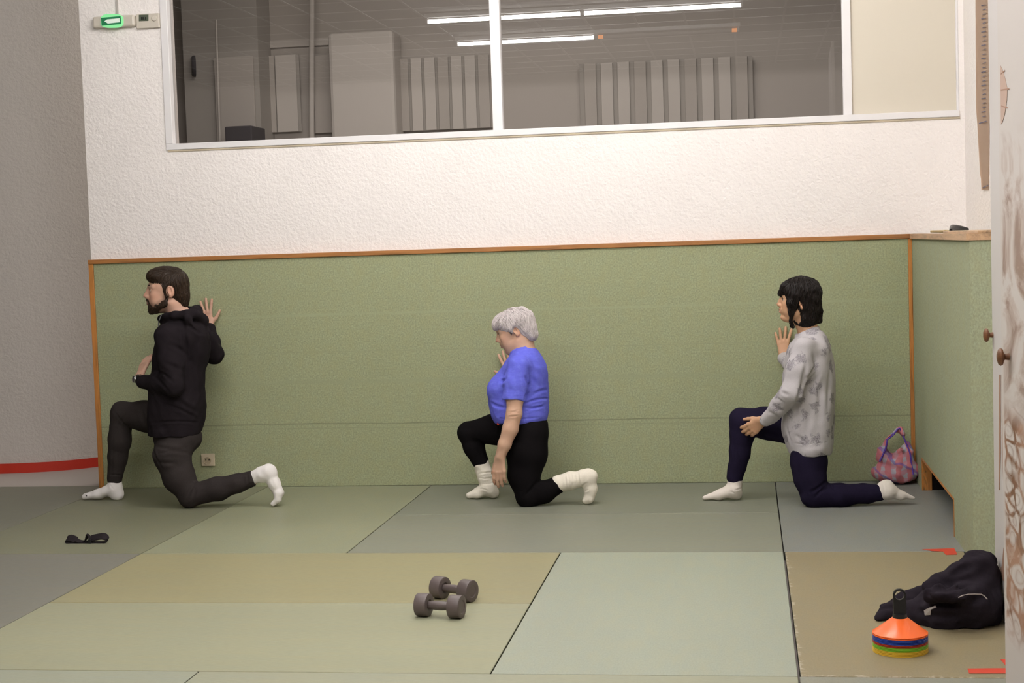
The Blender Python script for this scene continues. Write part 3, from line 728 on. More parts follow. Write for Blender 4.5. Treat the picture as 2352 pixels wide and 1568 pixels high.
# ================================================================== SOFT SHAPES (implicit surfaces -> mesh)
V = lambda *a: np.array(a, float)
def unit(v): v = np.asarray(v, float); return v / np.linalg.norm(v)
class Soft:
    """smooth union of limbs, lofts and ellipsoids, turned into one continuous mesh"""
    def __init__(s, h=0.005, k=0.02): s.h = h; s.k = k; s.P = []; s.creases = []; s.todo = []; s.noise = None; s.relax = 1 if h < .003 else 2
    def _add(s, fn, lo, hi, op, k):
        kk = s.k if k is None else k
        s.P.append((fn, np.array(lo, float) - kk - 0.012, np.array(hi, float) + kk + 0.012, op, kk))
    def cone(s, a, b, ra, rb=None, k=None, op='+', flat=None, fs=1.0, cut=False):
        """limb from a to b; flat/fs squashes the section along direction flat (fs>1 thinner)"""
        a = np.asarray(a, float); b = np.asarray(b, float); rb = ra if rb is None else rb
        d = b - a; L2 = float(d @ d) + 1e-12
        fl_ = None if flat is None else unit(flat)
        def fn(X, Y, Z):
            x = X - a[0]; y = Y - a[1]; z = Z - a[2]
            t0 = (x * d[0] + y * d[1] + z * d[2]) / L2; t = np.clip(t0, 0, 1)
            x = x - t * d[0]; y = y - t * d[1]; z = z - t * d[2]
            if cut: return np.maximum(np.sqrt(x * x + y * y + z * z) - (ra + (rb - ra) * t), (t0 - 1) * math.sqrt(L2))
            if fl_ is not None:
                q = (x * fl_[0] + y * fl_[1] + z * fl_[2]) * (fs - 1)
                x = x + q * fl_[0]; y = y + q * fl_[1]; z = z + q * fl_[2]
                return (np.sqrt(x * x + y * y + z * z) - (ra + (rb - ra) * t)) / max(1, fs)
            return np.sqrt(x * x + y * y + z * z) - (ra + (rb - ra) * t)
        m = max(ra, rb) / min(1, fs)
        s._add(fn, np.minimum(a, b) - m, np.maximum(a, b) + m, op, k); return s
    def chain(s, pts, rs, k=None, op='+', **kw):
        for i in range(len(pts) - 1): s.cone(pts[i], pts[i + 1], rs[i], rs[i + 1], k, op, **kw)
        return s
    def ell(s, c, r, R=None, k=None, op='+'):
        c = np.asarray(c, float); r = np.asarray(r, float); R = np.eye(3) if R is None else R   # rows: local axes in world
        def fn(X, Y, Z):
            x = X - c[0]; y = Y - c[1]; z = Z - c[2]
            u = (x * R[0, 0] + y * R[0, 1] + z * R[0, 2]) / r[0]; v = (x * R[1, 0] + y * R[1, 1] + z * R[1, 2]) / r[1]; w = (x * R[2, 0] + y * R[2, 1] + z * R[2, 2]) / r[2]
            k0 = np.sqrt(u * u + v * v + w * w); k1 = np.sqrt((u / r[0]) ** 2 + (v / r[1]) ** 2 + (w / r[2]) ** 2)
            return k0 * (k0 - 1) / np.maximum(k1, 1e-6)
        m = r.max(); s._add(fn, c - m, c + m, op, k); return s
    def loft(s, secs, k=None, op='+', cap=0.015):
        """secs: list of (x, y, z, r_front, r_side, angle) rising in z; angle turns the section about z"""
        S = np.array(secs, float); S = S[np.argsort(S[:, 2])]
        zz = np.linspace(S[0, 2], S[-1, 2], 80)
        # smooth interpolation
        T = np.stack([np.interp(zz, S[:, 2], S[:, i]) for i in range(6)], 1)
        ker = np.array([1, 2, 3, 2, 1], float); ker /= ker.sum()
        for i in (0, 1, 3, 4, 5): T[:, i] = np.convolve(np.pad(T[:, i], 2, 'edge'), ker, 'valid')
        z0, z1 = zz[0], zz[-1]
        def fn(X, Y, Z):
            f = lambda i: np.interp(Z, zz, T[:, i])
            cx = f(0); cy = f(1); rx = f(3); ry = f(4); an = f(5)
            ca, sa = np.cos(an), np.sin(an); x = X - cx; y = Y - cy
            u = (x * ca + y * sa) / rx; v = (-x * sa + y * ca) / ry
            q = (np.abs(u) ** 2.3 + np.abs(v) ** 2.3) ** (1 / 2.3)
            d = (q - 1) * np.minimum(rx, ry)
            e = np.maximum(z0 - Z, Z - z1)
            h = np.maximum(cap - np.abs(d - e), 0) / cap
            return np.maximum(d, e) + h * h * cap / 4
        m = S[:, 3:5].max()
        s._add(fn, (S[:, 0].min() - m, S[:, 1].min() - m, z0), (S[:, 0].max() + m, S[:, 1].max() + m, z1), op, k); return s
    def plane(s, p, n, lo, hi, k=0.004):
        """cut away everything on the side n points to, inside the box lo..hi"""
        p = np.asarray(p, float); n = unit(n)
        def fn(X, Y, Z): return -((X - p[0]) * n[0] + (Y - p[1]) * n[1] + (Z - p[2]) * n[2])
        s._add(fn, lo, hi, '-', k); return s
    def crease(s, a, b, w, depth, proj=True):
        if proj: s.todo.append((np.asarray(a, float), np.asarray(b, float), w, depth))
        else: s.creases.append((np.asarray(a, float)[None], np.asarray(b, float)[None], w, depth))
        return s
    def ring(s, c, rx, ry, axis, r, k=.01, n=18):
        ax = unit(axis); u = unit(np.cross((0, 1, 0), ax)); v = np.cross(ax, u)
        P = [np.asarray(c, float) + u * rx * math.cos(2 * PI * i / n) + v * ry * math.sin(2 * PI * i / n) for i in range(n)]
        for i in range(n): s.cone(P[i], P[(i + 1) % n], r, r, k)
        return s
    def settle(s):
        """lay the folds onto the visible side of the cloth"""
        todo, s.todo = s.todo, []
        cam0 = np.array([0, -CD, CH]); add = []
        for (a, b, w, dep) in todo:
            n = 7; pts = []
            for i in range(n):
                p = a + (b - a) * i / (n - 1); p = p + np.array([0, 0, .012 * math.sin(PI * i / (n - 1)) * (1 if (len(add) % 2) else -1) * min(1, np.linalg.norm(b - a) / .2)])
                d = unit(p - cam0); L = np.linalg.norm(p - cam0); t = np.linspace(L - .30, L + .30, 240)
                Q = cam0 + d * t[:, None]; val = s.value(Q[:, 0], Q[:, 1], Q[:, 2]); ins = val < 0
                if ins.any(): pts.append(Q[np.argmax(ins)])
            if len(pts) > 1: add.append((np.array(pts[:-1]), np.array(pts[1:]), w, dep))
        s.creases += add
    def value(s, X, Y, Z, prims=None):
        D = np.full(X.shape, 0.3)
        for (fn, lo, hi, op, k) in (prims if prims is not None else s.P):
            d = fn(X, Y, Z)
            if op == '+':
                h = np.maximum(k - np.abs(D - d), 0) / k; D = np.minimum(D, d) - h * h * k * 0.25
            elif op == '-':
                h = np.maximum(k - np.abs(D + d), 0) / k; D = np.maximum(D, -d) + h * h * k * 0.25
            else:
                D = np.maximum(D, d)
        if len(s.creases) and X.size:
            bl = np.array([X.min(), Y.min(), Z.min()]); bh = np.array([X.max(), Y.max(), Z.max()])
        for (A, B, w, dep) in s.creases:
            m = 4 * w
            if np.any(np.minimum(A.min(0), B.min(0)) - m > bh) or np.any(np.maximum(A.max(0), B.max(0)) + m < bl): continue
            best = np.full(X.shape, 9.0); par = np.zeros(X.shape); n = len(A)
            for i in range(n):
                a = A[i]; d = B[i] - a; L2 = float(d @ d) + 1e-9
                t = np.clip(((X - a[0]) * d[0] + (Y - a[1]) * d[1] + (Z - a[2]) * d[2]) / L2, 0, 1)
                q = (X - a[0] - t * d[0]) ** 2 + (Y - a[1] - t * d[1]) ** 2 + (Z - a[2] - t * d[2]) ** 2
                u = q < best; best = np.where(u, q, best); par = np.where(u, (i + t) / n, par)
            r = np.sqrt(best); tp = np.sin(np.pi * np.clip(par, 0.03, 0.97)) ** 0.6
            D = D + dep * tp * (np.exp(-best / (w * w)) - 0.45 * np.exp(-((r - 1.9 * w) / (1.1 * w)) ** 2))
        if s.noise is not None: D = D + s.noise(X, Y, Z)
        return D
    def mesh(s):
        s.settle()
        h = s.h; N = 24
        pos = [p for p in s.P if p[3] == '+']
        lo = np.min([p[1] for p in pos], 0); hi = np.max([p[2] for p in pos], 0)
        B0 = np.floor(lo / (h * N)).astype(int); B1 = np.ceil(hi / (h * N)).astype(int)
        verts = {}; VS = []; VI = []; Q = []
        OFF = 1 << 20
        ar = np.arange(-1, N + 1)
        for bi in range(B0[0], B1[0]):
            for bj in range(B0[1], B1[1]):
                for bk in range(B0[2], B1[2]):
                    o = np.array([bi, bj, bk]) * N
                    bl = (o - 1) * h; bh = (o + N + 1) * h
                    pr = [p for p in s.P if np.all(p[1] < bh) and np.all(p[2] > bl)]
                    if not any(p[3] == '+' for p in pr): continue
                    # quick rejection at the block centre on a coarse grid
                    g = np.linspace(0, 1, 5)
                    cx_ = bl[0] + (bh[0] - bl[0]) * g; cy_ = bl[1] + (bh[1] - bl[1]) * g; cz_ = bl[2] + (bh[2] - bl[2]) * g
                    C = s.value(*np.meshgrid(cx_, cy_, cz_, indexing='ij'), prims=pr)
                    if C.min() > h * N * 0.30 + 0.01 or C.max() < -h * N * 0.36 - 0.01: continue
                    X, Y, Z = np.meshgrid((o[0] + ar) * h, (o[1] + ar) * h, (o[2] + ar) * h, indexing='ij')
                    D = s.value(X, Y, Z, prims=pr)
                    if D.min() > 0 or D.max() < 0: continue
                    ins = D < 0
                    n = N + 2
                    acc = np.zeros((n - 1,) * 3 + (3,)); cnt = np.zeros((n - 1,) * 3)
                    for ax in range(3):
                        sl0 = [slice(None)] * 3; sl1 = [slice(None)] * 3; sl0[ax] = slice(0, -1); sl1[ax] = slice(1, None)
                        a = D[tuple(sl0)]; b = D[tuple(sl1)]; cr = (a < 0) != (b < 0)
                        t = np.where(cr, a / np.where(cr, a - b, 1), 0)
                        oth = [i for i in range(3) if i != ax]
                        for da in (0, 1):
                            for db in (0, 1):
                                sl = [slice(None)] * 3
                                sl[oth[0]] = slice(da, n - 1 + da); sl[oth[1]] = slice(db, n - 1 + db)
                                c = cr[tuple(sl)]; tt = t[tuple(sl)]
                                cnt += c
                                acc[..., ax] += np.where(c, tt, 0); acc[..., oth[0]] += c * da; acc[..., oth[1]] += c * db
                    act = cnt > 0
                    idx = np.argwhere(act)
                    loc = acc[act] / cnt[act][:, None]
                    gid = idx + (o - 1)
                    VS.append((gid + loc) * h)
                    key = ((gid[:, 0] + OFF) << 42) | ((gid[:, 1] + OFF) << 21) | (gid[:, 2] + OFF)
                    VI.append(key)
                    def K(i, j, k): return ((i + o[0] - 1 + OFF) << 42) | ((j + o[1] - 1 + OFF) << 21) | (k + o[2] - 1 + OFF)
                    for ax in range(3):
                        sl0 = [slice(1, N + 1)] * 3; sl1 = [slice(1, N + 1)] * 3; sl1[ax] = slice(2, N + 2)
                        a = ins[tuple(sl0)]; b = ins[tuple(sl1)]
                        e = np.argwhere(a != b) + 1
                        if len(e) == 0: continue
                        fl_ = a[tuple((e - 1).T)]
                        i, j, k = e.T
                        if ax == 0: q = [K(i, j - 1, k - 1), K(i, j, k - 1), K(i, j, k), K(i, j - 1, k)]
                        elif ax == 1: q = [K(i - 1, j, k - 1), K(i - 1, j, k), K(i, j, k), K(i, j, k - 1)]
                        else: q = [K(i - 1, j - 1, k), K(i, j - 1, k), K(i, j, k), K(i - 1, j, k)]
                        q = np.stack(q, 1); q[~fl_] = q[~fl_][:, ::-1]
                        Q.append(q)
        VS = np.concatenate(VS); VI = np.concatenate(VI); Q = np.concatenate(Q)
        u, first = np.unique(VI, return_index=True)
        vs = VS[first]; f = np.searchsorted(u, Q)
        ok = (f < len(u)).all(1)
        f = f[ok]
        # drop loose vertices
        used = np.unique(f); rm = np.full(len(vs), -1); rm[used] = np.arange(len(used)); vs = vs[used]; f = rm[f]
        # one light relaxation
        for it in range(s.relax):
            s_ = np.zeros_like(vs); c_ = np.zeros(len(vs))
            for a_, b_ in ((0, 1), (1, 2), (2, 3), (3, 0)):
                np.add.at(s_, f[:, a_], vs[f[:, b_]]); np.add.at(c_, f[:, a_], 1)
                np.add.at(s_, f[:, b_], vs[f[:, a_]]); np.add.at(c_, f[:, b_], 1)
            vs = vs * 0.6 + (s_ / c_[:, None]) * 0.4
        return vs, f
    def build(s, name, m, parent, colfn=None, extra=None, matfn=None):
        vs, f = s.mesh()
        vs[:, 2] = np.maximum(vs[:, 2], 0.0006)
        me = bpy.data.meshes.new(name)
        nv0 = len(vs)
        fl_ = f
        if extra is not None:
            ev, ef = extra; fl_ = np.concatenate([f, ef + nv0]); vs = np.concatenate([vs, ev])
        me.vertices.add(len(vs)); me.vertices.foreach_set('co', vs.astype(np.float32).ravel())
        me.loops.add(len(fl_) * 4); me.loops.foreach_set('vertex_index', fl_.astype(np.int32).ravel())
        me.polygons.add(len(fl_)); me.polygons.foreach_set('loop_start', np.arange(0, len(fl_) * 4, 4, dtype=np.int32))
        me.polygons.foreach_set('use_smooth', np.ones(len(fl_), bool))
        me.update(calc_edges=True)
        if colfn is not None:
            c = colfn(vs); a = me.color_attributes.new('tone', 'FLOAT_COLOR', 'POINT')
            a.data.foreach_set('color', np.concatenate([c, np.ones((len(vs), 1))], 1).astype(np.float32).ravel())
        o = link(name, me, m)
        o.parent = parent
        if parent is not None and parent.parent is None: o.matrix_parent_inverse = Matrix.Translation(-parent.location)
        return o
def wavenoise(amp, freq, seed=0, stretch=(1, 1, 1)):
    r = np.random.RandomState(seed); ks = r.normal(size=(7, 3)); ks /= np.linalg.norm(ks, axis=1)[:, None]
    ks *= (freq * r.uniform(0.6, 1.5, 7))[:, None]; ks *= np.array(stretch); ph = r.uniform(0, 6.28, 7)
    def fn(X, Y, Z):
        D = 0
        for k, p in zip(ks, ph): D = D + np.sin(k[0] * X + k[1] * Y + k[2] * Z + p)
        return D * amp / 3.0
    return fn
def addn(*fs): return lambda X, Y, Z: sum(f(X, Y, Z) for f in fs)

def strands(soft, seeds, flow, steps, step, rad, lift=0.002, seed=0, stop=None, taper=True, jit=0.2):
    """hair strands walking along the surface of soft; returns verts, quads"""
    r = np.random.RandomState(seed); P = np.array(seeds, float); n = len(P)
    eps = 0.003
    def grad(P):
        g = np.stack([soft.value(P[:, 0] + (eps if i == 0 else 0), P[:, 1] + (eps if i == 1 else 0), P[:, 2] + (eps if i == 2 else 0)) -
                      soft.value(P[:, 0] - (eps if i == 0 else 0), P[:, 1] - (eps if i == 1 else 0), P[:, 2] - (eps if i == 2 else 0)) for i in range(3)], 1)
        return g / np.maximum(np.linalg.norm(g, axis=1)[:, None], 1e-6)
    path = []; nor = []
    jit = r.normal(size=(n, 3)) * jit; lf = lift * r.uniform(0.3, 1.6, n)
    st = step * r.uniform(0.7, 1.15, n)
    for i in range(steps + 1):
        g = grad(P); d = soft.value(P[:, 0], P[:, 1], P[:, 2])
        P = P + g * (lf - d)[:, None] * np.clip(0.8, 0, 1)
        path.append(P.copy()); nor.append(g)
        fdir = flow(P) + jit; fdir = fdir - g * np.minimum((fdir * g).sum(1), 0)[:, None] - g * np.maximum((fdir * g).sum(1), 0)[:, None] * (0.8)
        fdir /= np.maximum(np.linalg.norm(fdir, axis=1)[:, None], 1e-6)
        P = P + fdir * st[:, None]
    path = np.array(path); nor = np.array(nor)   # steps+1, n, 3
    vs = []; K_ = 4
    for i in range(steps + 1):
        d = path[min(i + 1, steps)] - path[max(i - 1, 0)]; d /= np.maximum(np.linalg.norm(d, axis=1)[:, None], 1e-6)
        sd = np.cross(d, nor[i]); sd /= np.maximum(np.linalg.norm(sd, axis=1)[:, None], 1e-6)
        rr = rad * (1.0 if not taper else (1 - 0.85 * (i / steps) ** 2.5)) * (0.4 if i == 0 else 1)
        vs.append(np.stack([path[i] - sd * rr * 1.5, path[i] + nor[i] * rr, path[i] + sd * rr * 1.5, path[i] - nor[i] * rr], 1))
    vs = np.array(vs)          # steps+1, n, 4, 3
    ids = np.arange((steps + 1) * n * K_).reshape(steps + 1, n, K_)
    f = []
    for k in range(K_):
        k2 = (k + 1) % K_
        f.append(np.stack([ids[:-1, :, k], ids[:-1, :, k2], ids[1:, :, k2], ids[1:, :, k]], -1).reshape(-1, 4))
    f = np.concatenate(f + [ids[-1], ids[0][:, ::-1]])
    return vs.reshape(-1, 3), f
def seeds_on(soft, n, seed, cond=None):
    vs, f = soft.mesh(); r = np.random.RandomState(seed)
    if cond is not None: vs = vs[cond(vs)]
    return vs[r.randint(0, len(vs), n)]

# ------------------------------------------------------------------ head, hand, foot
class Head:
    def __init__(s, c, fwd, up, sc):
        s.c = np.asarray(c, float); s.f = unit(fwd); up = np.asarray(up, float); s.l = unit(np.cross(up, s.f)); s.u = np.cross(s.f, s.l); s.s = sc
        s.R = np.stack([s.f, s.l, s.u])
    def p(s, x, y, z): return s.c + s.s * (x * s.f + y * s.l + z * s.u)
    def inv(s, P): return ((P - s.c) @ s.R.T) / s.s
    def e(s, S, x, y, z, r, k=None, op='+', R=None): S.ell(s.p(x, y, z), np.array(r) * s.s, s.R if R is None else R @ s.R, k, op)
    def q(s, S, a, b, ra, rb, k=None, op='+'): S.cone(s.p(*a), s.p(*b), ra * s.s, rb * s.s, k, op)
def face(S, H, old=0.0, nose=1.0, chin=0.0, earz=0.0):
    e, q = H.e, H.q
    e(S, -.014, 0, .040, (.094, .074, .084), .02)
    e(S, .030, 0, .030, (.062, .064, .060), .03)
    e(S, .034, 0, -.030, (.054, .056, .078), .03)
    e(S, .020, 0, -.070, (.048, .050, .032), .025)
    for sy in (-1, 1):
        q(S, (-.012, sy * .050, -.052), (.052, sy * .020, -.090), .020, .016, .02)
        e(S, .060, sy * .040, -.016, (.026, .020, .020), .02)
        e(S, .052, sy * .036, -.050, (.032, .023, .034), .02)
        q(S, (.070, sy * .046, .029), (.090, sy * .012, .030), .011, .010, .012)
        e(S, .0945, sy * .031, .011, (.013, .017, .011), .010, '-')
    e(S, .070 + chin, 0, -.094, (.019, .022, .017), .015)
    q(S, (.089, 0, .026), (.096, 0, .008), .010, .0075, .010)
    q(S, (.096, 0, .008), (.111 + (nose - 1) * .02, 0, -.020), .0085, .0100, .008)
    q(S, (.084, 0, .014), (.092, 0, -.024), .012, .0165, .010)
    for sy in (-1, 1):
        e(S, .098, sy * .0125, -.026, (.013, .0075, .0085), .008)
    e(S, .100, 0, -.027, (.010, .008, .006), .006)
    for sy in (-1, 1): e(S, .1025, sy * .0065, -.0352, (.005, .0030, .0030), .003, '-')
    # mouth
    e(S, .078, 0, -.054, (.022, .032, .024), .012)
    q(S, (.087, -.017, -.053), (.098, 0, -.0495), .0040, .0056, .006); q(S, (.087, .017, -.053), (.098, 0, -.0495), .0040, .0056, .006)
    q(S, (.086, -.015, -.060), (.096, 0, -.0625), .0042, .0062, .006); q(S, (.086, .015, -.060), (.096, 0, -.0625), .0042, .0062, .006)
    q(S, (.090, -.020, -.0560), (.1045, 0, -.0560), .0014, .0018, .0025, '-'); q(S, (.090, .020, -.0560), (.1045, 0, -.0560), .0014, .0018, .0025, '-')
    for sy in (-1, 1):
        # eyelids around the eyeball
        H.e(S, .0755, sy * .0325, .0115, (.0135, .0150, .0130), .004)
        e(S, .0895, sy * .0325, .0105, (.0085, .0135, .0042), .0015, '-')
        q(S, (.0895, sy * .0200, .0160), (.0815, sy * .0445, .0155), .0024, .0022, .003)
        # ear
        c_ = (-.016, sy * .073, -.008 + earz)
        Rt = np.array([[math.cos(.25), 0, -math.sin(.25)], [0, 1, 0], [math.sin(.25), 0, math.cos(.25)]])
        Ry = np.array([[math.cos(.35 * sy), math.sin(.35 * sy), 0], [-math.sin(.35 * sy), math.cos(.35 * sy), 0], [0, 0, 1]])
        e(S, c_[0] - .004, sy * .078, c_[2], (.0185, .0068, .031), .006, '+', Ry @ Rt)
        e(S, c_[0] + .001, sy * .085, c_[2] + .002, (.0105, .0075, .020), .004, '-', Ry @ Rt)
        e(S, c_[0] - .002, sy * .079, c_[2] - .026, (.008, .006, .009), .005, '+')
        e(S, c_[0] + .012, sy * .078, c_[2] - .004, (.004, .005, .006), .003, '+')
    if old > 0:
        for sy in (-1, 1):
            S.crease(H.p(.093, sy * .022, -.032), H.p(.074, sy * .040, -.064), .004, .0022 * old, False)
            S.crease(H.p(.083, sy * .024, -.064), H.p(.070, sy * .034, -.088), .004, .0018 * old, False)
            S.crease(H.p(.086, sy * .024, -.006), H.p(.076, sy * .046, -.010), .0035, .0014 * old, False)
        e(S, .046, 0, -.104, (.030, .036, .018), .02)
def skin_tone(H, lip=(0.45, 0.16, 0.13), base=(0.62, 0.37, 0.26), nosered=0.35, beard=None):
    def fn(P):
        L = H.inv(P); c = np.tile(np.array(base), (len(P), 1))
        def g(cx, cy, cz, rx, ry, rz):
            return np.exp(-(((L[:, 0] - cx) / rx) ** 2 + ((np.abs(L[:, 1]) - cy) / ry) ** 2 + ((L[:, 2] - cz) / rz) ** 2))
        def mixc(w, col):
            nonlocal c; w = np.clip(w, 0, 1)[:, None]; c = c * (1 - w) + np.array(col) * w
        red = (base[0] * 0.98, base[1] * 0.72, base[2] * 0.66)
        mixc(g(.112, 0, -.020, .020, .014, .016) * nosered * 1.6, red)
        mixc(g(.065, .046, -.022, .03, .025, .022) * nosered, red)
        mixc(g(-.02, .080, -.008, .03, .014, .035) * 0.45, red)
        mixc(g(.100, .0, -.056, .014, .020, .0085) * 1.25, lip)
        if beard is not None: beard(L, mixc)
        return c
    return fn
def hand(S, wrist, d, n, side, size=1.0, curl=(0.1, 0.1, 0.1, 0.1), spread=0.12, thumb=(0.55, 0.75, 0.25), wr=0.023, k=0.012):
    """d: wrist to fingers, n: palm normal (the way the palm faces), side: direction of the thumb"""
    d = unit(d); n = np.asarray(n, float); n = unit(n - d * (n @ d)); s = np.asarray(side, float); s = unit(s - d * (s @ d) - n * (s @ n))
    w = np.asarray(wrist, float); z = size
    ks = [(.088, .032), (.092, .011), (.088, -.010), (.080, -.029)]
    L = [(.043, .026, .020), (.047, .030, .021), (.043, .028, .021), (.034, .021, .019)]
    for i, (a, b_) in enumerate(ks):
        kn = w + z * (a * d + b_ * s); S.cone(w + z * (.010 * d + b_ * .45 * s), kn, .0155 * z, .0115 * z, k, flat=n, fs=1.15)
        ang = (b_ / .032) * spread
        dd = unit(d * math.cos(ang) + s * math.sin(ang)); p = kn; r = .0108 * z if i < 3 else .0098 * z
        c = curl[i]; acc = c * 0.6
        for j, l in enumerate(L[i]):
            q = dd * math.cos(acc) + n * math.sin(acc); p2 = p + q * l * z
            S.cone(p, p2, r, r * .93, .004 if j else .007); p = p2; r *= .93; acc += c
    b0 = w + z * (.018 * d + .016 * s + .004 * n); td = unit(thumb[0] * d + thumb[1] * s + thumb[2] * n)
    b1 = b0 + td * .045 * z; td2 = unit(td + .45 * d * 1.0); b2 = b1 + td2 * .034 * z; b3 = b2 + unit(td2 + .15 * d) * .026 * z
    S.cone(b0, b1, .0165 * z, .0125 * z, k); S.cone(b1, b2, .0118 * z, .0104 * z, .005); S.cone(b2, b3, .0102 * z, .0085 * z, .004)
def eyes(H, parent, iris=(0.10, 0.05, 0.03)):
    for sy in (-1, 1):
        b = NB(); c = Vector(H.p(.0755, sy * .0330, .0110)); r = .0134 * H.s
        u = Vector(unit(H.f + 0.0 * H.l)); 
        lathe(b, [(0, r), (r * .18, r * .985), (r * .185, r * .98), (r * .25, r * .968), (r * .45, r * .89), (r * .58, r * .815), (r * .60, r * .80), (r * .7, r * .71), (r * .9, r * .43), (r, 0), (r * .8, -r * .6), (0, -r)], c, tuple(u), 24)
        b.faces.ensure_lookup_table(); b.normal_update()
        for f in b.faces:
            rad = (f.calc_center_median() - c); a_ = rad.normalized().dot(u)
            f.material_index = 2 if a_ > .97 else (1 if a_ > .80 else 0)
        bl = NB(); pts = []
        for q_ in range(7):
            an_ = -0.95 + 1.9 * q_ / 6; pts.append(Vector(H.p(.0755 + .0146 * math.cos(an_) * .93, sy * .0330 + .0146 * math.sin(an_), .0110 + .0058 - abs(an_) * .0028)))
        tube(bl, pts, [.0006, .0012, .0014, .0014, .0014, .0012, .0006], 6); sub('eyelashes', bl, M['lash'], parent, True)
        o = sub('eye', b, [M_EYE, mat('iris', iris, 0.2, 0.5), M['black']], parent, True)
M['lash'] = mat('lash_brown', (0.03, 0.018, 0.014), 0.7, 0.1)
M_EYE = mat('eye_white', (0.62, 0.58, 0.54), 0.25, 0.5)
def skin_mat(name):
    m = mat(name, (0.6, 0.36, 0.25), 0.5, 0.35); t = NT(m)
    a = t.n('ShaderNodeAttribute'); a.attribute_name = 'tone'
    v = t.coord(); nz = t.noise(v, 60, 4, 0.7); n2 = t.noise(v, 14, 3)
    c = t.mix(t.math('MULTIPLY', nz, 0.28), a.outputs['Color'], (0.50, 0.24, 0.17)); c = t.mix(t.math('MULTIPLY', n2, 0.15), c, (0.75, 0.50, 0.36))
    t.base(c); t.bump(nz, 0.12, 0.001)
    t.b.inputs['Subsurface Weight'].default_value = 0.08; t.b.inputs['Subsurface Radius'].default_value = (0.01, 0.004, 0.002)
    return m
def hair_mat(name, c1, c2, rough=0.5, sc=(90, 90, 14)):
    m = mat(name, c1, rough, 0.25); t = NT(m); n = t.noise(t.coord(sc), 1.5, 4, 0.7)
    t.base(t.ramp(n, [(0.3, c1), (0.7, c2)])); t.bump(n, 0.4, 0.002); return m
def browpatch(H, parent, m, z0=.0315, th=.0034, x=.0985):
    for sy in (-1, 1):
        b = NB()
        pts = [H.p(x - .002, sy * .012, z0), H.p(x - .0035, sy * .022, z0 + .004), H.p(x - .010, sy * .034, z0 + .006), H.p(x - .021, sy * .046, z0 + .001)]
        tube(b, [Vector(p) for p in pts], [th * .8 * H.s, th * 1.15 * H.s, th * H.s, th * .4 * H.s], 8)
        sub('eyebrow', b, m, parent, True)
# ================================================================== PEOPLE
def J(px, py, Y): return at(px, py, Y)
PXM = lambda px, Y: px * (Y + CD) / F       # pixels of the photo -> metres at depth Y
def secs(rows, Yc, tilt=0):
    out = []
    for (y, x0, x1, ry, an) in rows:
        c = at((x0 + x1) / 2, y, Yc); out.append([c[0], c[1], c[2], PXM((x1 - x0) / 2, Yc), ry, an])
    return out
def shrink(sec, o): return [[a[0], a[1], a[2], a[3] - o, a[4] - o, a[5]] for a in sec]

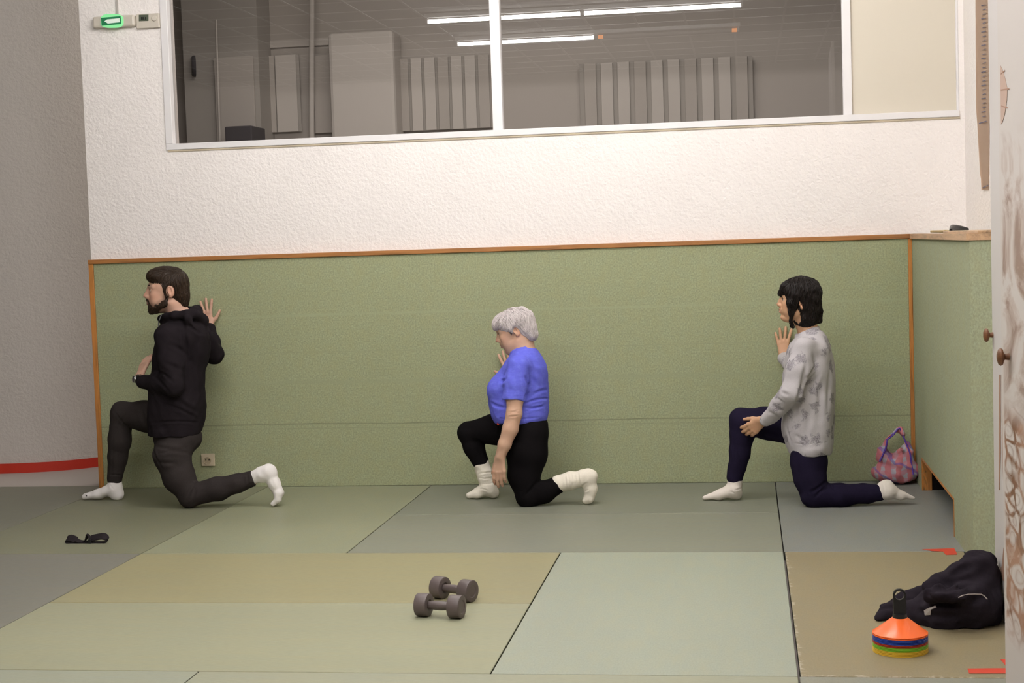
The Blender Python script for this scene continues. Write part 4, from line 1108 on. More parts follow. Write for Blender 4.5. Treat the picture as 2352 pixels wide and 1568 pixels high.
# ---------------------------------------------------------------- the man in the black hoodie
def man():
    T = 'bearded person in a black hoodie, kneeling, one hand behind them on the green wall'
    P = empty('person', fl(400, 1160), T, 'person', None)
    Yc = -0.60
    tors = secs([(990, 344, 464, .182, 0), (960, 339, 471, .186, 0), (935, 338, 474, .180, .05), (900, 340, 472, .165, .12), (850, 346, 474, .165, .25), (805, 350, 478, .180, .38),
                 (770, 356, 480, .195, .45), (748, 366, 470, .175, .45), (730, 376, 452, .115, .4), (712, 385, 440, .065, .3)], Yc)
    shL = J(384, 772, -.76); elL = J(398, 884, -.80); wrL = J(327, 876, -.68)
    shR = J(456, 770, -.42); elR = J(490, 812, -.30); wrR = J(482, 754, -.075)
    hipL = J(402, 1008, -.665); knL = J(437, 1138, -.725); anL = J(592, 1096, -.70)
    hipR = J(395, 965, -.50); knR = J(281, 950, -.46); anR = J(265, 1106, -.43)
    def torso(S, o):
        S.loft(shrink(tors, o), .03)
    def arms(S, o, cut=False):
        S.chain([shL, (shL + elL) / 2, elL], [.070 - o, .063 - o, .056 - o], .03)
        S.chain([elL, (elL + wrL) / 2, wrL], [.055 - o, .050 - o, .036 - o], .02)
        S.chain([shR, (shR + elR) / 2, elR], [.070 - o, .062 - o, .055 - o], .03)
        S.chain([elR, (elR + wrR) / 2, wrR], [.053 - o, .047 - o, .034 - o], .02)
    def legs(S, o):
        S.chain([hipL, J(395, 1045, -.70), J(411, 1095, -.71), knL], [.098 - o, .098 - o, .086 - o, .064 - o], .03)
        S.chain([knL, J(500, 1122, -.715), J(545, 1109, -.71), J(578, 1100, -.70)], [.063 - o, .064 - o, .053 - o, .045 - o], .02)
        S.chain([hipR, J(330, 955, -.48), knR], [.105 - o, .084 - o, .070 - o], .03)
        S.chain([knR, J(275, 1010, -.45), J(270, 1050, -.44), J(264, 1100, -.43)], [.064 - o, .064 - o, .055 - o, .043 - o], .02)
        S.ell(J(402, 998, -.60), np.array([.118, .155, .095]) - o, None, .03)
        S.ell(J(432, 1008, -.62), np.array([.066, .13, .075]) - o, None, .04)
    H = Head(J(383, 671, -.61), (-.93, -.37, .05), (.03, 0, 1), 1.06)
    # body
    S = Soft(.0026, .02)
    torso(S, .014); arms(S, .013); legs(S, .012)
    face(S, H, earz=.018)
    S.chain([H.p(-.030, 0, -.045), J(402, 700, -.60), J(412, 730, -.59)], [.057, .056, .060], .025)
    # feet
    S.chain([J(578, 1100, -.70), J(612, 1090, -.70), J(637, 1128, -.70)], [.030, .024, .014], .015)
    S.chain([J(264, 1100, -.43), J(266, 1122, -.43), J(220, 1136, -.43)], [.030, .024, .012], .015)
    # hands
    hand(S, J(320, 866, -.645), J(338, 822, -.56) - J(320, 866, -.645), (.45, .75, 0), (-.8, 0.2, .5), 1.0, (.25, .3, .3, .3), .08, wr=.026)
    S.cone(wrL, J(320, 866, -.645), .027, .024, .015)
    hw = J(481, 748, -.045)
    S.cone(wrR, hw, .028, .023, .015)
    hand(S, hw, J(470, 706, -.030) - hw, (0, 1, 0), (1, 0, .25), .86, (.03, .03, .03, .03), .36, (.45, .85, .12), .026)
    def beard(L, mixc):
        x, y, z = L[:, 0], np.abs(L[:, 1]), L[:, 2]
        w = 1 / (1 + np.exp((z + .052 + (x - .03) * .05 + np.maximum(.055 - x, 0) * -.65) / .004)) * 1 / (1 + np.exp((-x - .004 - .0) / .004)) * 1 / (1 + np.exp(-(z + .118) / .004))
        mus = np.exp(-(((z + .042) / .005) ** 2)) * (x > .08) * (y < .024)
        mixc(np.clip(w * .75 + mus * .6, 0, .8), (0.085, 0.050, 0.034))
    body = S.build('body', skin_mat('fair_skin'), P, skin_tone(H, (0.42, 0.17, 0.14), (0.56, 0.345, 0.25), .5, beard))
    eyes(H, P, (.05, .05, .045))
    hm = hair_mat('dark_brown_hair', (0.014, 0.008, 0.0045), (0.044, 0.025, 0.014))
    browpatch(H, P, hm)
    # beard
    B = Soft(.0026, .008)
    for sy in (-1, 1):
        H.q(B, (-.004, sy * .067, -.020), (.008, sy * .058, -.058), .005, .0105, .012)
        H.q(B, (.008, sy * .056, -.058), (.052, sy * .026, -.092), .0165, .0165, .012)
        H.q(B, (.052, sy * .024, -.094), (.076, 0, -.096), .0165, .018, .012)
        H.q(B, (.092, sy * .020, -.048), (.100, sy * .004, -.041), .004, .0052, .006)
        H.q(B, (.091, sy * .022, -.048), (.082, sy * .026, -.075), .0045, .010, .006)
    for sy in (-1, 1):
        H.q(B, (.006, sy * .0590, -.046), (.052, sy * .0480, -.064), .0080, .0095, .012); H.q(B, (.052, sy * .0480, -.064), (.084, sy * .022, -.066), .0095, .0085, .012)
        H.q(B, (.020, sy * .0560, -.066), (.060, sy * .036, -.080), .0105, .0125, .012)
    H.q(B, (.082, -.015, -.080), (.082, .015, -.080), .010, .010, .012)
    B.noise = addn(wavenoise(.0010, 260, 3), wavenoise(.0007, 900, 5))
    sd = seeds_on(B, 900, 2)
    fw = lambda Pn: np.tile(H.f * .35 - H.u, (len(Pn), 1))
    B.build('beard', hm, P, extra=strands(B, sd, fw, 3, .004, .0008, .0012, 1))
    # hair
    R = Soft(.003, .012)
    H.e(R, -.018, 0, .046, (.101, .082, .088), .02)
    H.e(R, .028, 0, .084, (.070, .066, .044), .03)
    H.e(R, .066, .012, .086, (.034, .058, .027), .02)
    H.e(R, -.060, 0, -.012, (.058, .068, .064), .02)
    H.e(R, -.078, 0, -.055, (.030, .052, .042), .02)
    for sy in (-1, 1): H.q(R, (.010, sy * .068, .030), (.006, sy * .070, -.020), .014, .007, .01)
    H.e(R, .098, 0, -.038, (.074, .12, .098), .006, '-')       # face opening
    H.e(R, .060, 0, -.100, (.115, .12, .070), .010, '-')
    for sy in (-1, 1): H.e(R, -.018, sy * .086, .004, (.027, .034, .036), .006, '-')
    R.noise = addn(wavenoise(.0022, 90, 11, (.5, .5, .3)), wavenoise(.0006, 420, 12))
    def flow(Pn):
        L = H.inv(Pn); top = np.clip((L[:, 2] - .06) / .06, 0, 1)
        d = (top * 1.0)[:, None] * (H.f * 1.0) + (1 - top)[:, None] * (-H.u * 1.0 - H.f * .35) + np.where(L[:, 0] < -.04, 1, 0)[:, None] * (-H.u * .8 - H.f * .3 * 0)
        return d
    sd = seeds_on(R, 2600, 7)
    R.build('hair', hm, P, extra=strands(R, sd, flow, 7, .0075, .0009, .0012, 3, jit=.10))
    # hoodie
    S = Soft(.0045, .025)
    torso(S, 0); 
    S.chain([shL, (shL + elL) / 2, elL], [.070, .064, .060], .03); S.chain([elL, (elL + wrL) / 2, wrL], [.056, .052, .037], .02)
    S.chain([shR, (shR + elR) / 2, elR], [.070, .064, .060], .03); S.chain([elR, (elR + wrR) / 2, wrR], [.054, .047, .034], .02)
    bk = J(458, 800, -.60); S.ell(bk, (.05, .11, .10), None, .04)
    # hem rib
    S.loft([[a[0], a[1], a[2] + dz_, a[3] * .985 + .002, a[4] * .985 + .002, 0] for a, dz_ in ((tors[0], -.012), (tors[0], .028))], .006, cap=.006)
    # hood: roll around the neck and bag on the back
    ring = [J(371, 731, -.60), J(381, 727, -.69), J(402, 724, -.725), J(428, 722, -.725), J(447, 720, -.65), J(450, 716, -.54), J(425, 712, -.48), J(388, 720, -.50)]
    rr = [.018, .019, .021, .024, .034, .034, .026, .020]
    for i in range(8): S.cone(ring[i], ring[(i + 1) % 8], rr[i], rr[(i + 1) % 8], .018)
    S.chain([J(448, 722, -.70), J(462, 735, -.60), J(452, 728, -.50)], [.026, .034, .028], .02)
    S.chain([J(430, 730, -.76), J(450, 770, -.68), J(462, 790, -.60)], [.018, .022, .018], .02)
    S.chain([J(462, 740, -.60), J(464, 785, -.60)], [.030, .016], .02)
    S.ell(J(406, 704, -.605), (.060, .072, .045), None, .008, '-')
    for (a, b_, w_, d_) in [(J(420, 735, -.84), J(430, 830, -.84), .012, .006), (J(385, 790, -.84), J(430, 815, -.84), .010, .005), (J(375, 830, -.86), J(425, 850, -.86), .012, .004),
                            (J(350, 862, -.78), J(392, 905, -.86), .009, .006), (J(345, 885, -.76), J(380, 925, -.86), .009, .005), (J(360, 850, -.80), J(400, 880, -.87), .008, .005),
                            (J(405, 915, -.80), J(450, 945, -.76), .012, .006), (J(380, 930, -.80), J(450, 960, -.76), .010, .005), (J(440, 830, -.78), J(447, 930, -.78), .014, .005),
                            (J(455, 760, -.70), J(440, 850, -.76), .016, .005), (J(430, 742, -.80), J(462, 765, -.68), .009, .007),
                            (J(345, 972, -.77), J(465, 972, -.77), .006, .005)]: S.crease(a, b_, w_, d_)
    S.noise = addn(wavenoise(.0035, 38, 21), wavenoise(.0012, 95, 22))
    fab = fabric('black_sweatshirt', (0.0145, 0.0115, 0.0135), 0.25, 260)
    hd = S.build('hoodie', fab, P)
    b = NB(); path = smooth_path([J(371, 722, -.68), J(367, 732, -.70), J(364, 741, -.70), J(364, 752, -.70)]); tube(b, path, .0028, 8); o = obj('drawstring', b, fabric('grey_cord', (.10, .10, .10)), hd, True)
    # trousers
    S = Soft(.0045, .03); legs(S, 0)
    for (a, b_, w_, d_) in [(J(360, 1025, -.83), J(425, 1030, -.83), .009, .005), (J(370, 1040, -.83), J(432, 1040, -.82), .008, .006), (J(352, 1035, -.80), J(372, 1075, -.82), .008, .004),
                            (J(446, 1112, -.79), J(425, 1155, -.79), .008, .008), (J(450, 1120, -.79), J(440, 1160, -.79), .008, .005), (J(290, 950, -.55), J(275, 975, -.53), .008, .006),
                            (J(262, 945, -.55), J(300, 985, -.52), .007, .004), (J(262, 980, -.53), J(256, 1095, -.50), .006, .003), (J(320, 925, -.56), J(340, 990, -.56), .012, .004),
                            (J(245, 1091, -.49), J(290, 1094, -.49), .005, .004), (J(566, 1075, -.76), J(572, 1122, -.76), .005, .004), (J(560, 1125, -.74), J(590, 1105, -.76), .006, .003),
                            (J(360, 1060, -.83), J(400, 1062, -.83), .01, .004), (J(345, 990, -.82), J(358, 1060, -.83), .010, .005)]: S.crease(a, b_, w_, d_)
    S.noise = addn(wavenoise(.003, 45, 31), wavenoise(.001, 110, 32))
    S.plane(J(578, 1100, -.70) + unit(J(592, 1096, -.7) - J(545, 1109, -.71)) * .016, unit(J(592, 1096, -.7) - J(545, 1109, -.71)), J(578, 1100, -.70) - .12, J(578, 1100, -.70) + .12)
    S.build('trousers', fabric('charcoal_jersey', (0.033, 0.0275, 0.0265), 0.25, 240), P)
    # socks
    sw = fabric('white_sock', (0.88, 0.84, 0.82), 0.06, 300)
    S = Soft(.0035, .015)
    S.chain([J(576, 1100, -.70), J(600, 1088, -.70)], [.036, .040], .015)
    S.chain([J(604, 1090, -.70), J(618, 1084, -.70)], [.042, .042], .015)
    S.chain([J(616, 1082, -.70), J(630, 1110, -.70), J(640, 1132, -.70)], [.038, .031, .030], .02, flat=(0, 1, 0), fs=.9)
    S.chain([J(640, 1133, -.72), J(638, 1147, -.72), J(627, 1157, -.72)], [.024, .018, .013], .01); S.chain([J(640, 1133, -.68), J(640, 1146, -.68), J(632, 1156, -.68)], [.022, .016, .011], .01)
    S.crease(J(578, 1083, -.76), J(586, 1120, -.76), .005, .002)
    S.noise = wavenoise(.0014, 120, 41); o = S.build('sock', sw, P); o['label'] = 'white ankle sock on the raised foot behind'
    S = Soft(.0035, .015)
    an = J(266, 1112, -.43); z0 = .036
    hl = J(268, 1134, -.43); S.chain([J(264, 1108, -.43), hl], [.040, .036], .02)
    S.cone(hl, J(273, 1135, -.43), .030, .030, .015)
    S.chain([J(262, 1122, -.43), J(228, 1134, -.43), J(196, 1140, -.43)], [.040, .027, .018], .02, flat=(0, 1, 0), fs=.75)
    S.crease(J(252, 1112, -.52), J(262, 1124, -.52), .004, .002)
    S.noise = wavenoise(.0014, 120, 42); o = S.build('sock', sw, P); o['label'] = 'white ankle sock with a small dark toe mark on the front foot'
    b = NB(); tube(b, [Vector(J(197, 1136, -.463)), Vector(J(199, 1139, -.468))], .0028, 8); obj('toe_mark', b, M['black'], o)
    # watch
    b = NB(); c = J(321, 871, -.66); wd = unit(J(320, 866, -.645) - elL); lathe(b, [(.0275, -.010), (.030, -.010), (.030, .010), (.0275, .010), (.0275, -.010)], c, wd, 28); wt = sub('watch', b, M['black'], P, True)
    wc = c + V(-.022, -.020, 0.004); b = NB(); nn = unit(wc - c); lathe(b, [(0, .004), (.016, .004), (.019, .006), (.020, .004), (.020, -.004), (0, -.004)], c + nn * .032, nn, 28)
    obj('watch_case', b, [mat('steel', (.5, .5, .5), .25, .5, 1.0)], wt, True)
    b = NB(); lathe(b, [(0, .0055), (.0155, .0055), (.0155, .004), (0, .004)], c + nn * .032, nn, 24); obj('watch_dial', b, M['black'], wt)
man()

# ---------------------------------------------------------------- the white haired woman in blue
def woman_blue():
    P = empty('person', fl(1210, 1158), 'white haired person in a blue short sleeved sweater and cream socks, kneeling in the middle', 'person')
    Yc = -.62
    tors = secs([(966, 1137, 1257, .176, 0), (950, 1130, 1260, .178, 0), (925, 1126, 1260, .172, 0), (900, 1123, 1261, .170, 0), (880, 1128, 1260, .170, 0), (860, 1141, 1259, .172, 0),
                 (840, 1153, 1255, .178, 0), (822, 1166, 1247, .165, 0), (806, 1178, 1236, .115, 0), (795, 1184, 1224, .070, 0)], Yc)
    shL = J(1192, 842, -.79); elL = J(1181, 950, -.84); wrL = J(1149, 1048, -.85)
    shR = J(1200, 842, -.45); elR = J(1188, 905, -.26); wrR = J(1174, 870, -.075)
    hipL = J(1212, 985, -.70); knL = J(1212, 1140, -.735); 
    hipR = J(1190, 985, -.53); knR = J(1077, 994, -.50)
    def legs(S, o):
        S.ell(J(1203, 978, -.62), np.array([.134, .160, .095]) - o, None, .02)
        S.chain([J(1214, 1000, -.70), J(1210, 1040, -.71), J(1204, 1090, -.72), knL], [.108 - o, .107 - o, .084 - o, .062 - o], .03)
        S.chain([knL, J(1250, 1129, -.73), J(1284, 1112, -.72)], [.060 - o, .057 - o, .047 - o], .02)
        S.chain([hipR, J(1140, 985, -.52), knR], [.110 - o, .082 - o, .062 - o], .03)
        S.chain([knR, J(1088, 1025, -.50), J(1106, 1064, -.50)], [.058 - o, .057 - o, .044 - o], .02)
    H = Head(J(1182, 762, -.62), (-.965, -.03, -.26), (-.26, 0, .965), .93)
    S = Soft(.0026, .02)
    S.loft(shrink(tors, .014), .03)
    S.chain([shL, J(1183, 905, -.82), elL], [.050, .046, .041], .03)
    S.chain([elL, J(1172, 985, -.845), J(1159, 1020, -.85), wrL], [.041, .041, .034, .0265], .015)
    S.chain([shR, elR], [.05, .042], .03); S.chain([elR, J(1172, 875, -.15), wrR], [.040, .035, .026], .02)
    legs(S, .012)
    S.chain([J(1284, 1112, -.72), J(1343, 1096, -.72), J(1354, 1135, -.72)], [.030, .024, .014], .015)
    S.chain([J(1106, 1064, -.50), J(1120, 1116, -.50), J(1088, 1133, -.50)], [.030, .024, .012], .015)
    face(S, H, .55, 1.1, -.001, .016)
    H.e(S, .044, 0, -.088, (.030, .044, .026), .02)
    S.chain([H.p(-.034, 0, -.045), J(1198, 790, -.62), J(1205, 815, -.62)], [.060, .058, .062], .03)
    H.q(S, (.024, 0, -.095), (-.01, 0, -.13), .026, .040, .02)
    hand(S, wrL, V(-.10, .02, -1), (.25, .95, 0), (-1, -.2, .1), .93, (.30, .26, .26, .30), .05, (.75, .45, .35), .022)
    hw = J(1173, 866, -.045); S.cone(wrR, hw, .026, .022, .012)
    hand(S, hw, J(1164, 824, -.035) - hw, (0, 1, 0), (-1, 0, .2), .82, (.03, .03, .03, .03), .24, (.25, .98, .12), .022)
    for k in range(3): S.crease(J(1168, 946 + 5 * k, -.88), J(1192, 941 + 6 * k, -.88), .004, .0022)
    body = S.build('body', skin_mat('older_skin'), P, skin_tone(H, (0.45, 0.21, 0.16), (0.60, 0.385, 0.27), .35))
    eyes(H, P, (.06, .05, .04))
    browpatch(H, P, mat('grey_brow', (.16, .12, .09), .8, .1), th=.0024)
    hm = hair_mat('silver_hair', (0.42, 0.36, 0.36), (0.80, 0.74, 0.73), 0.55)
    nm = hair_mat('grey_nape_hair', (0.06, 0.05, 0.045), (0.22, 0.19, 0.18), 0.6)
    R = Soft(.003, .014)
    H.e(R, -.022, 0, .058, (.108, .090, .080), .02)
    H.e(R, .054, 0, .076, (.054, .070, .038), .03)
    H.e(R, .086, 0, .063, (.024, .058, .020), .02)
    H.e(R, -.070, 0, .000, (.060, .080, .066), .02)
    H.e(R, -.088, 0, -.042, (.038, .066, .036), .015)
    for sy in (-1, 1): H.q(R, (.020, sy * .074, .040), (-.002, sy * .077, .018), .018, .010, .01)
    H.e(R, .090, 0, -.040, (.080, .13, .086), .006, '-'); H.e(R, .050, 0, -.094, (.110, .14, .086), .006, '-')
    for sy in (-1, 1): H.e(R, -.018, sy * .092, .000, (.026, .036, .036), .006, '-')
    R.noise = addn(wavenoise(.0030, 90, 51, (1, 1, .4)), wavenoise(.0008, 360, 52))
    def flow(Pn):
        L = H.inv(Pn); fr = np.clip((L[:, 0] - .0) / .06, 0, 1) * np.clip((L[:, 2] - .03) / .05, 0, 1)
        return fr[:, None] * (H.f * .9 - H.u * .4) + (1 - fr)[:, None] * (-H.u - H.f * .25 * np.sign(.02 - L[:, 0])[:, None])
    R.build('hair', hm, P, extra=strands(R, seeds_on(R, 3400, 8), flow, 8, .0085, .0012, .0022, 4, jit=.12))
    R = Soft(.003, .01)
    H.e(R, -.072, 0, -.040, (.040, .058, .046), .015)
    for sy in (-1, 1): H.q(R, (.028, sy * .0655, .030), (.012, sy * .0685, -.004), .008, .005, .008)
    R.noise = wavenoise(.002, 250, 53)
    o = R.build('nape_hair', nm, P, extra=strands(R, seeds_on(R, 500, 9), lambda Pn: np.tile(-H.u + H.f * .1, (len(Pn), 1)), 4, .006, .001, .001, 6)); o['label'] = 'darker grey hair at the nape and temple'
    # sweater
    S = Soft(.004, .025)
    S.loft(tors, .03)
    S.ell(J(1150, 892, -.70), (.068, .07, .065), None, .05); S.ell(J(1150, 892, -.54), (.068, .07, .065), None, .05)
    S.ell(J(1160, 935, -.62), (.07, .14, .06), None, .05)
    S.cone(shL, J(1184, 880, -.81), .060, .065, .03); S.cone(J(1184, 880, -.81), J(1180, 919, -.825), .065, .061, .008, cut=True)
    S.chain([shR, (shR + elR) / 2 + V(.0, .0, 0), (shR * .25 + elR * .75)], [.062, .058, .056], .03)
    S.ring(J(1197, 800, -.62), .060, .064, (-.40, 0, 1), .0095, .012)
    for (a, b_, w_, d_) in [(J(1163, 868, -.86), J(1150, 876, -.78), .009, .009), (J(1207, 865, -.80), J(1214, 890, -.79), .010, .010), (J(1214, 880, -.79), J(1205, 915, -.79), .009, .008),
                            (J(1205, 927, -.80), J(1260, 915, -.72), .006, .007), (J(1203, 936, -.80), J(1262, 926, -.72), .006, .006), (J(1225, 905, -.79), J(1258, 895, -.72), .008, .006),
                            (J(1128, 925, -.74), J(1160, 936, -.79), .008, .008), (J(1205, 945, -.80), J(1262, 935, -.72), .006, .004), (J(1215, 850, -.79), J(1235, 895, -.78), .014, .004),
                            (J(1225, 835, -.78), J(1245, 880, -.76), .014, .004), (J(1162, 908, -.89), J(1200, 908, -.89), .003, .002), (J(1172, 818, -.78), J(1205, 850, -.84), .003, .002), (J(1130, 958, -.75), J(1255, 955, -.79), .004, .003)]: S.crease(a, b_, w_, d_)
    S.noise = addn(wavenoise(.003, 42, 61), wavenoise(.0012, 120, 62))
    m = mat('blue_knit', (0.090, 0.105, 0.52), 0.9, 0.08); t = NT(m); v = t.coord((1, 1, 1)); n1 = t.noise(v, 260, 3); n2 = t.noise(t.coord((30, 30, 190)), 1.0, 3); n3 = t.noise(v, 40, 4)
    c = t.mix(n2, (0.085, 0.115, 0.60), (0.15, 0.18, 0.80)); c = t.mix(t.math('MULTIPLY', t.ramp(n3, [(.5, (0, 0, 0)), (.7, (1, 1, 1))]), .35), c, (0.20, 0.26, 0.82)); c = t.mix(t.math('MULTIPLY', n1, .25), c, (0.24, 0.15, 0.55))
    t.base(c); t.bump(t.math('ADD', n1, n2), .35, .002)
    S.build('sweater', m, P)
    # leggings
    S = Soft(.0045, .03); legs(S, 0)
    S.noise = wavenoise(.0018, 45, 71)
    for (a, b_, w_, d_) in [(J(1232, 1105, -.80), J(1205, 1140, -.80), .008, .006), (J(1112, 1020, -.57), J(1095, 1010, -.56), .008, .004), (J(1160, 1000, -.82), J(1200, 1020, -.83), .010, .004)]: S.crease(a, b_, w_, d_)
    S.build('leggings', fabric('black_leggings', (0.0065, 0.0055, 0.006), .2, 300), P)
    b = NB(); c = J(1144, 972, -.73); prism(b, [Vector(J(1141, 967, -.745)), Vector(J(1148, 968, -.745)), Vector(J(1146, 976, -.745)), Vector(J(1142, 976, -.745))], (0, .004, 0)); sub('drawcord_end', b, mat('red_cord', (.5, .05, .02)), P)
    # socks
    sm = fabric('cream_wool', (0.86, 0.80, 0.68), .08, 200, .98, .5)
    S = Soft(.0035, .015)
    ax0, ax1 = J(1283, 1111, -.72), J(1345, 1096, -.72)
    S.chain([ax0, J(1310, 1104, -.72), ax1], [.046, .046, .042], .02)
    S.chain([ax1, J(1353, 1094, -.72)], [.043, .042], .02)
    S.chain([J(1354, 1096, -.72), J(1356, 1122, -.72), J(1354, 1142, -.72)], [.036, .033, .030], .02)
    S.chain([J(1353, 1144, -.72), J(1346, 1149, -.72)], [.026, .020], .01)
    for px in (1296, 1303, 1311, 1318, 1327): S.crease(J(px, 1075, -.78), J(px + 6, 1125, -.78), .004, .0035)
    S.crease(J(1335, 1118, -.77), J(1350, 1108, -.78), .005, .004); S.crease(J(1338, 1128, -.77), J(1352, 1124, -.78), .004, .003)
    S.noise = wavenoise(.0018, 110, 81); o = S.build('sock', sm, P); o['label'] = 'thick cream wool sock on the rear foot standing on its toes'
    S = Soft(.0035, .015)
    S.chain([J(1106, 1066, -.50), J(1115, 1092, -.50), J(1122, 1116, -.50)], [.045, .043, .044], .02)
    S.chain([J(1124, 1118, -.50), J(1134, 1131, -.50)], [.042, .031], .02)
    S.chain([J(1120, 1122, -.50), J(1098, 1132, -.50), J(1078, 1137, -.50)], [.038, .027, .019], .02, flat=(0, 1, 0), fs=.75)
    for k, py in enumerate((1084, 1090, 1097, 1104, 1111)): S.crease(J(1092 + k * 2, py, -.56), J(1140, py - 4, -.56), .004, .0035)
    S.crease(J(1100, 1122, -.56), J(1120, 1126, -.56), .004, .003)
    S.noise = wavenoise(.0018, 110, 82); o = S.build('sock', sm, P); o['label'] = 'thick wrinkled cream wool sock on the front foot'
woman_blue()

# ---------------------------------------------------------------- the dark haired woman in grey
def woman_grey():
    P = empty('person', fl(1870, 1162), 'dark haired person in a grey flower print sweatshirt, kneeling, hand on the raised thigh', 'person')
    Yc = -.72
    tors = secs([(1035, 1813, 1909, .185, 0), (1022, 1808, 1911, .190, 0), (1008, 1802, 1913, .180, 0), (980, 1796, 1915, .178, 0), (940, 1795, 1916, .172, 0), (900, 1798, 1916, .168, 0), (860, 1800, 1916, .172, 0), (825, 1804, 1913, .180, 0),
                 (800, 1810, 1908, .185, 0), (785, 1818, 1903, .160, 0), (770, 1830, 1896, .110, 0), (757, 1840, 1886, .070, 0)], Yc)
    shL = J(1848, 800, -.88); elL = J(1818, 900, -.93); wrL = J(1760, 964, -.80)
    shR = J(1850, 800, -.56); elR = J(1835, 860, -.33); wrR = J(1802, 822, -.09)
    hipL = J(1858, 1010, -.80); knL = J(1869, 1137, -.83)
    hipR = J(1835, 985, -.62); knR = J(1702, 965, -.61)
    def legs(S, o):
        S.ell(J(1857, 1000, -.72), np.array([.105, .15, .09]) - o, None, .02)
        S.chain([J(1857, 1015, -.80), J(1857, 1060, -.805), J(1861, 1100, -.82), knL], [.088 - o, .090 - o, .078 - o, .063 - o], .03)
        S.chain([knL, J(1930, 1137, -.82), J(1985, 1133, -.80), J(2018, 1131, -.80)], [.062 - o, .060 - o, .048 - o, .044 - o], .02)
        S.chain([hipR, J(1765, 972, -.615), knR], [.098 - o, .084 - o, .066 - o], .03)
        S.chain([knR, J(1704, 1000, -.61), J(1699, 1040, -.61), J(1688, 1096, -.61)], [.060 - o, .060 - o, .054 - o, .044 - o], .02)
    H = Head(J(1832, 692, -.73), (-.985, -.05, .06), (.10, 0, .995), .90)
    S = Soft(.0026, .02)
    S.loft(shrink(tors, .014), .03)
    S.chain([shL, elL], [.046, .040], .03); S.chain([elL, wrL], [.038, .026], .02); S.chain([shR, elR], [.046, .040], .03); S.chain([elR, wrR], [.038, .025], .02)
    legs(S, .012)
    S.chain([J(2018, 1131, -.80), J(2042, 1132, -.80), J(2080, 1141, -.795)], [.030, .024, .008], .015)
    S.chain([J(1688, 1096, -.61), J(1686, 1122, -.61), J(1650, 1136, -.61)], [.030, .024, .011], .015)
    face(S, H, .4, .9, .006)
    S.chain([H.p(-.028, 0, -.050), J(1848, 735, -.72), J(1858, 765, -.72)], [.052, .050, .056], .025)
    # hand resting on the thigh
    hw = J(1752, 966, -.775); S.cone(wrL, hw, .027, .023, .012)
    hand(S, hw, J(1726, 985, -.735) - hw, V(-.2, 1, -.15), V(-.4, .1, .9), .93, (.38, .36, .36, .38), .07, (.75, .55, .3), .022)
    hw2 = J(1799, 816, -.048); S.cone(wrR, hw2, .026, .022, .012)
    hand(S, hw2, J(1798, 776, -.035) - hw2, (0, 1, 0), (1, 0, .15), .84, (.03, .03, .03, .03), .30, (.55, .80, .12), .022)
    S.build('body', skin_mat('tan_skin'), P, skin_tone(H, (0.42, 0.16, 0.12), (0.56, 0.325, 0.185), .35))
    eyes(H, P, (.03, .02, .015))
    hm = hair_mat('black_hair', (0.0045, 0.0032, 0.003), (0.017, 0.011, 0.009), .38)
    browpatch(H, P, hm, th=.0022)
    R = Soft(.003, .014)
    H.e(R, -.024, 0, .054, (.112, .092, .092), .02)
    H.e(R, .036, 0, .066, (.066, .074, .052), .03)
    H.e(R, -.050, 0, -.030, (.086, .086, .090), .03)
    H.e(R, -.048, 0, -.100, (.074, .080, .050), .02)
    H.q(R, (-.125, 0, -.05), (-.132, 0, -.105), .016, .012, .02)
    for sy in (-1, 1):
        H.q(R, (.056, sy * .058, .060), (.046, sy * .072, -.010), .020, .018, .015); H.q(R, (.046, sy * .072, -.010), (.034, sy * .066, -.105), .018, .010, .012)
        H.q(R, (.034, sy * .066, -.105), (.024, sy * .060, -.145), .010, .004, .01)
        H.q(R, (.020, sy * .080, .040), (.018, sy * .078, -.03), .016, .010, .015)
    H.e(R, .118, 0, -.046, (.066, .064, .100), .006, '-')
    H.e(R, .085, 0, -.130, (.075, .048, .075), .006, '-')
    for sy in (-1, 1): H.e(R, -.006, sy * .092, -.018, (.018, .026, .030), .005, '-')
    for sy in (-1, 1): H.e(R, .004, sy * .075, -.105, (.028, .045, .052), .008, '-')
    H.q(R, (.088, -.040, .060), (.104, -.030, .034), .008, .004, .012); H.q(R, (.088, 0, .066), (.106, 0, .040), .008, .004, .012); H.q(R, (.086, .036, .060), (.102, .028, .036), .008, .004, .012)
    R.noise = addn(wavenoise(.0025, 100, 91), wavenoise(.0010, 420, 92))
    def flow(Pn):
        L = H.inv(Pn); fr = np.clip((L[:, 0] - .03) / .05, 0, 1) * np.clip((L[:, 2] - .04) / .04, 0, 1)
        return fr[:, None] * (H.f * .6 - H.u * .6) + (1 - fr)[:, None] * (-H.u + 0 * H.f)
    R.build('hair', hm, P, extra=strands(R, seeds_on(R, 3200, 14), flow, 8, .009, .0011, .0018, 5))
    # sweatshirt
    S = Soft(.0045, .025)
    S.loft(tors, .03)
    S.chain([shL, (shL + elL) / 2, elL], [.060, .060, .055], .03); S.chain([elL, (elL + wrL) / 2, wrL + (elL - wrL) * .12], [.053, .047, .038], .02)
    S.cone(wrL + (elL - wrL) * .12, wrL, .034, .033, .006)
    S.chain([shR, elR], [.060, .052], .03); S.chain([elR, wrR], [.050, .036], .02)
    S.ring(J(1854, 762, -.72), .058, .062, (-.35, 0, 1), .0095, .014)
    S.loft([[a[0], a[1], a[2] + dz_, a[3] * .985 + .001, a[4] * .985 + .001, 0] for a, dz_ in ((tors[0], -.008), (tors[0], .030))], .006, cap=.006)
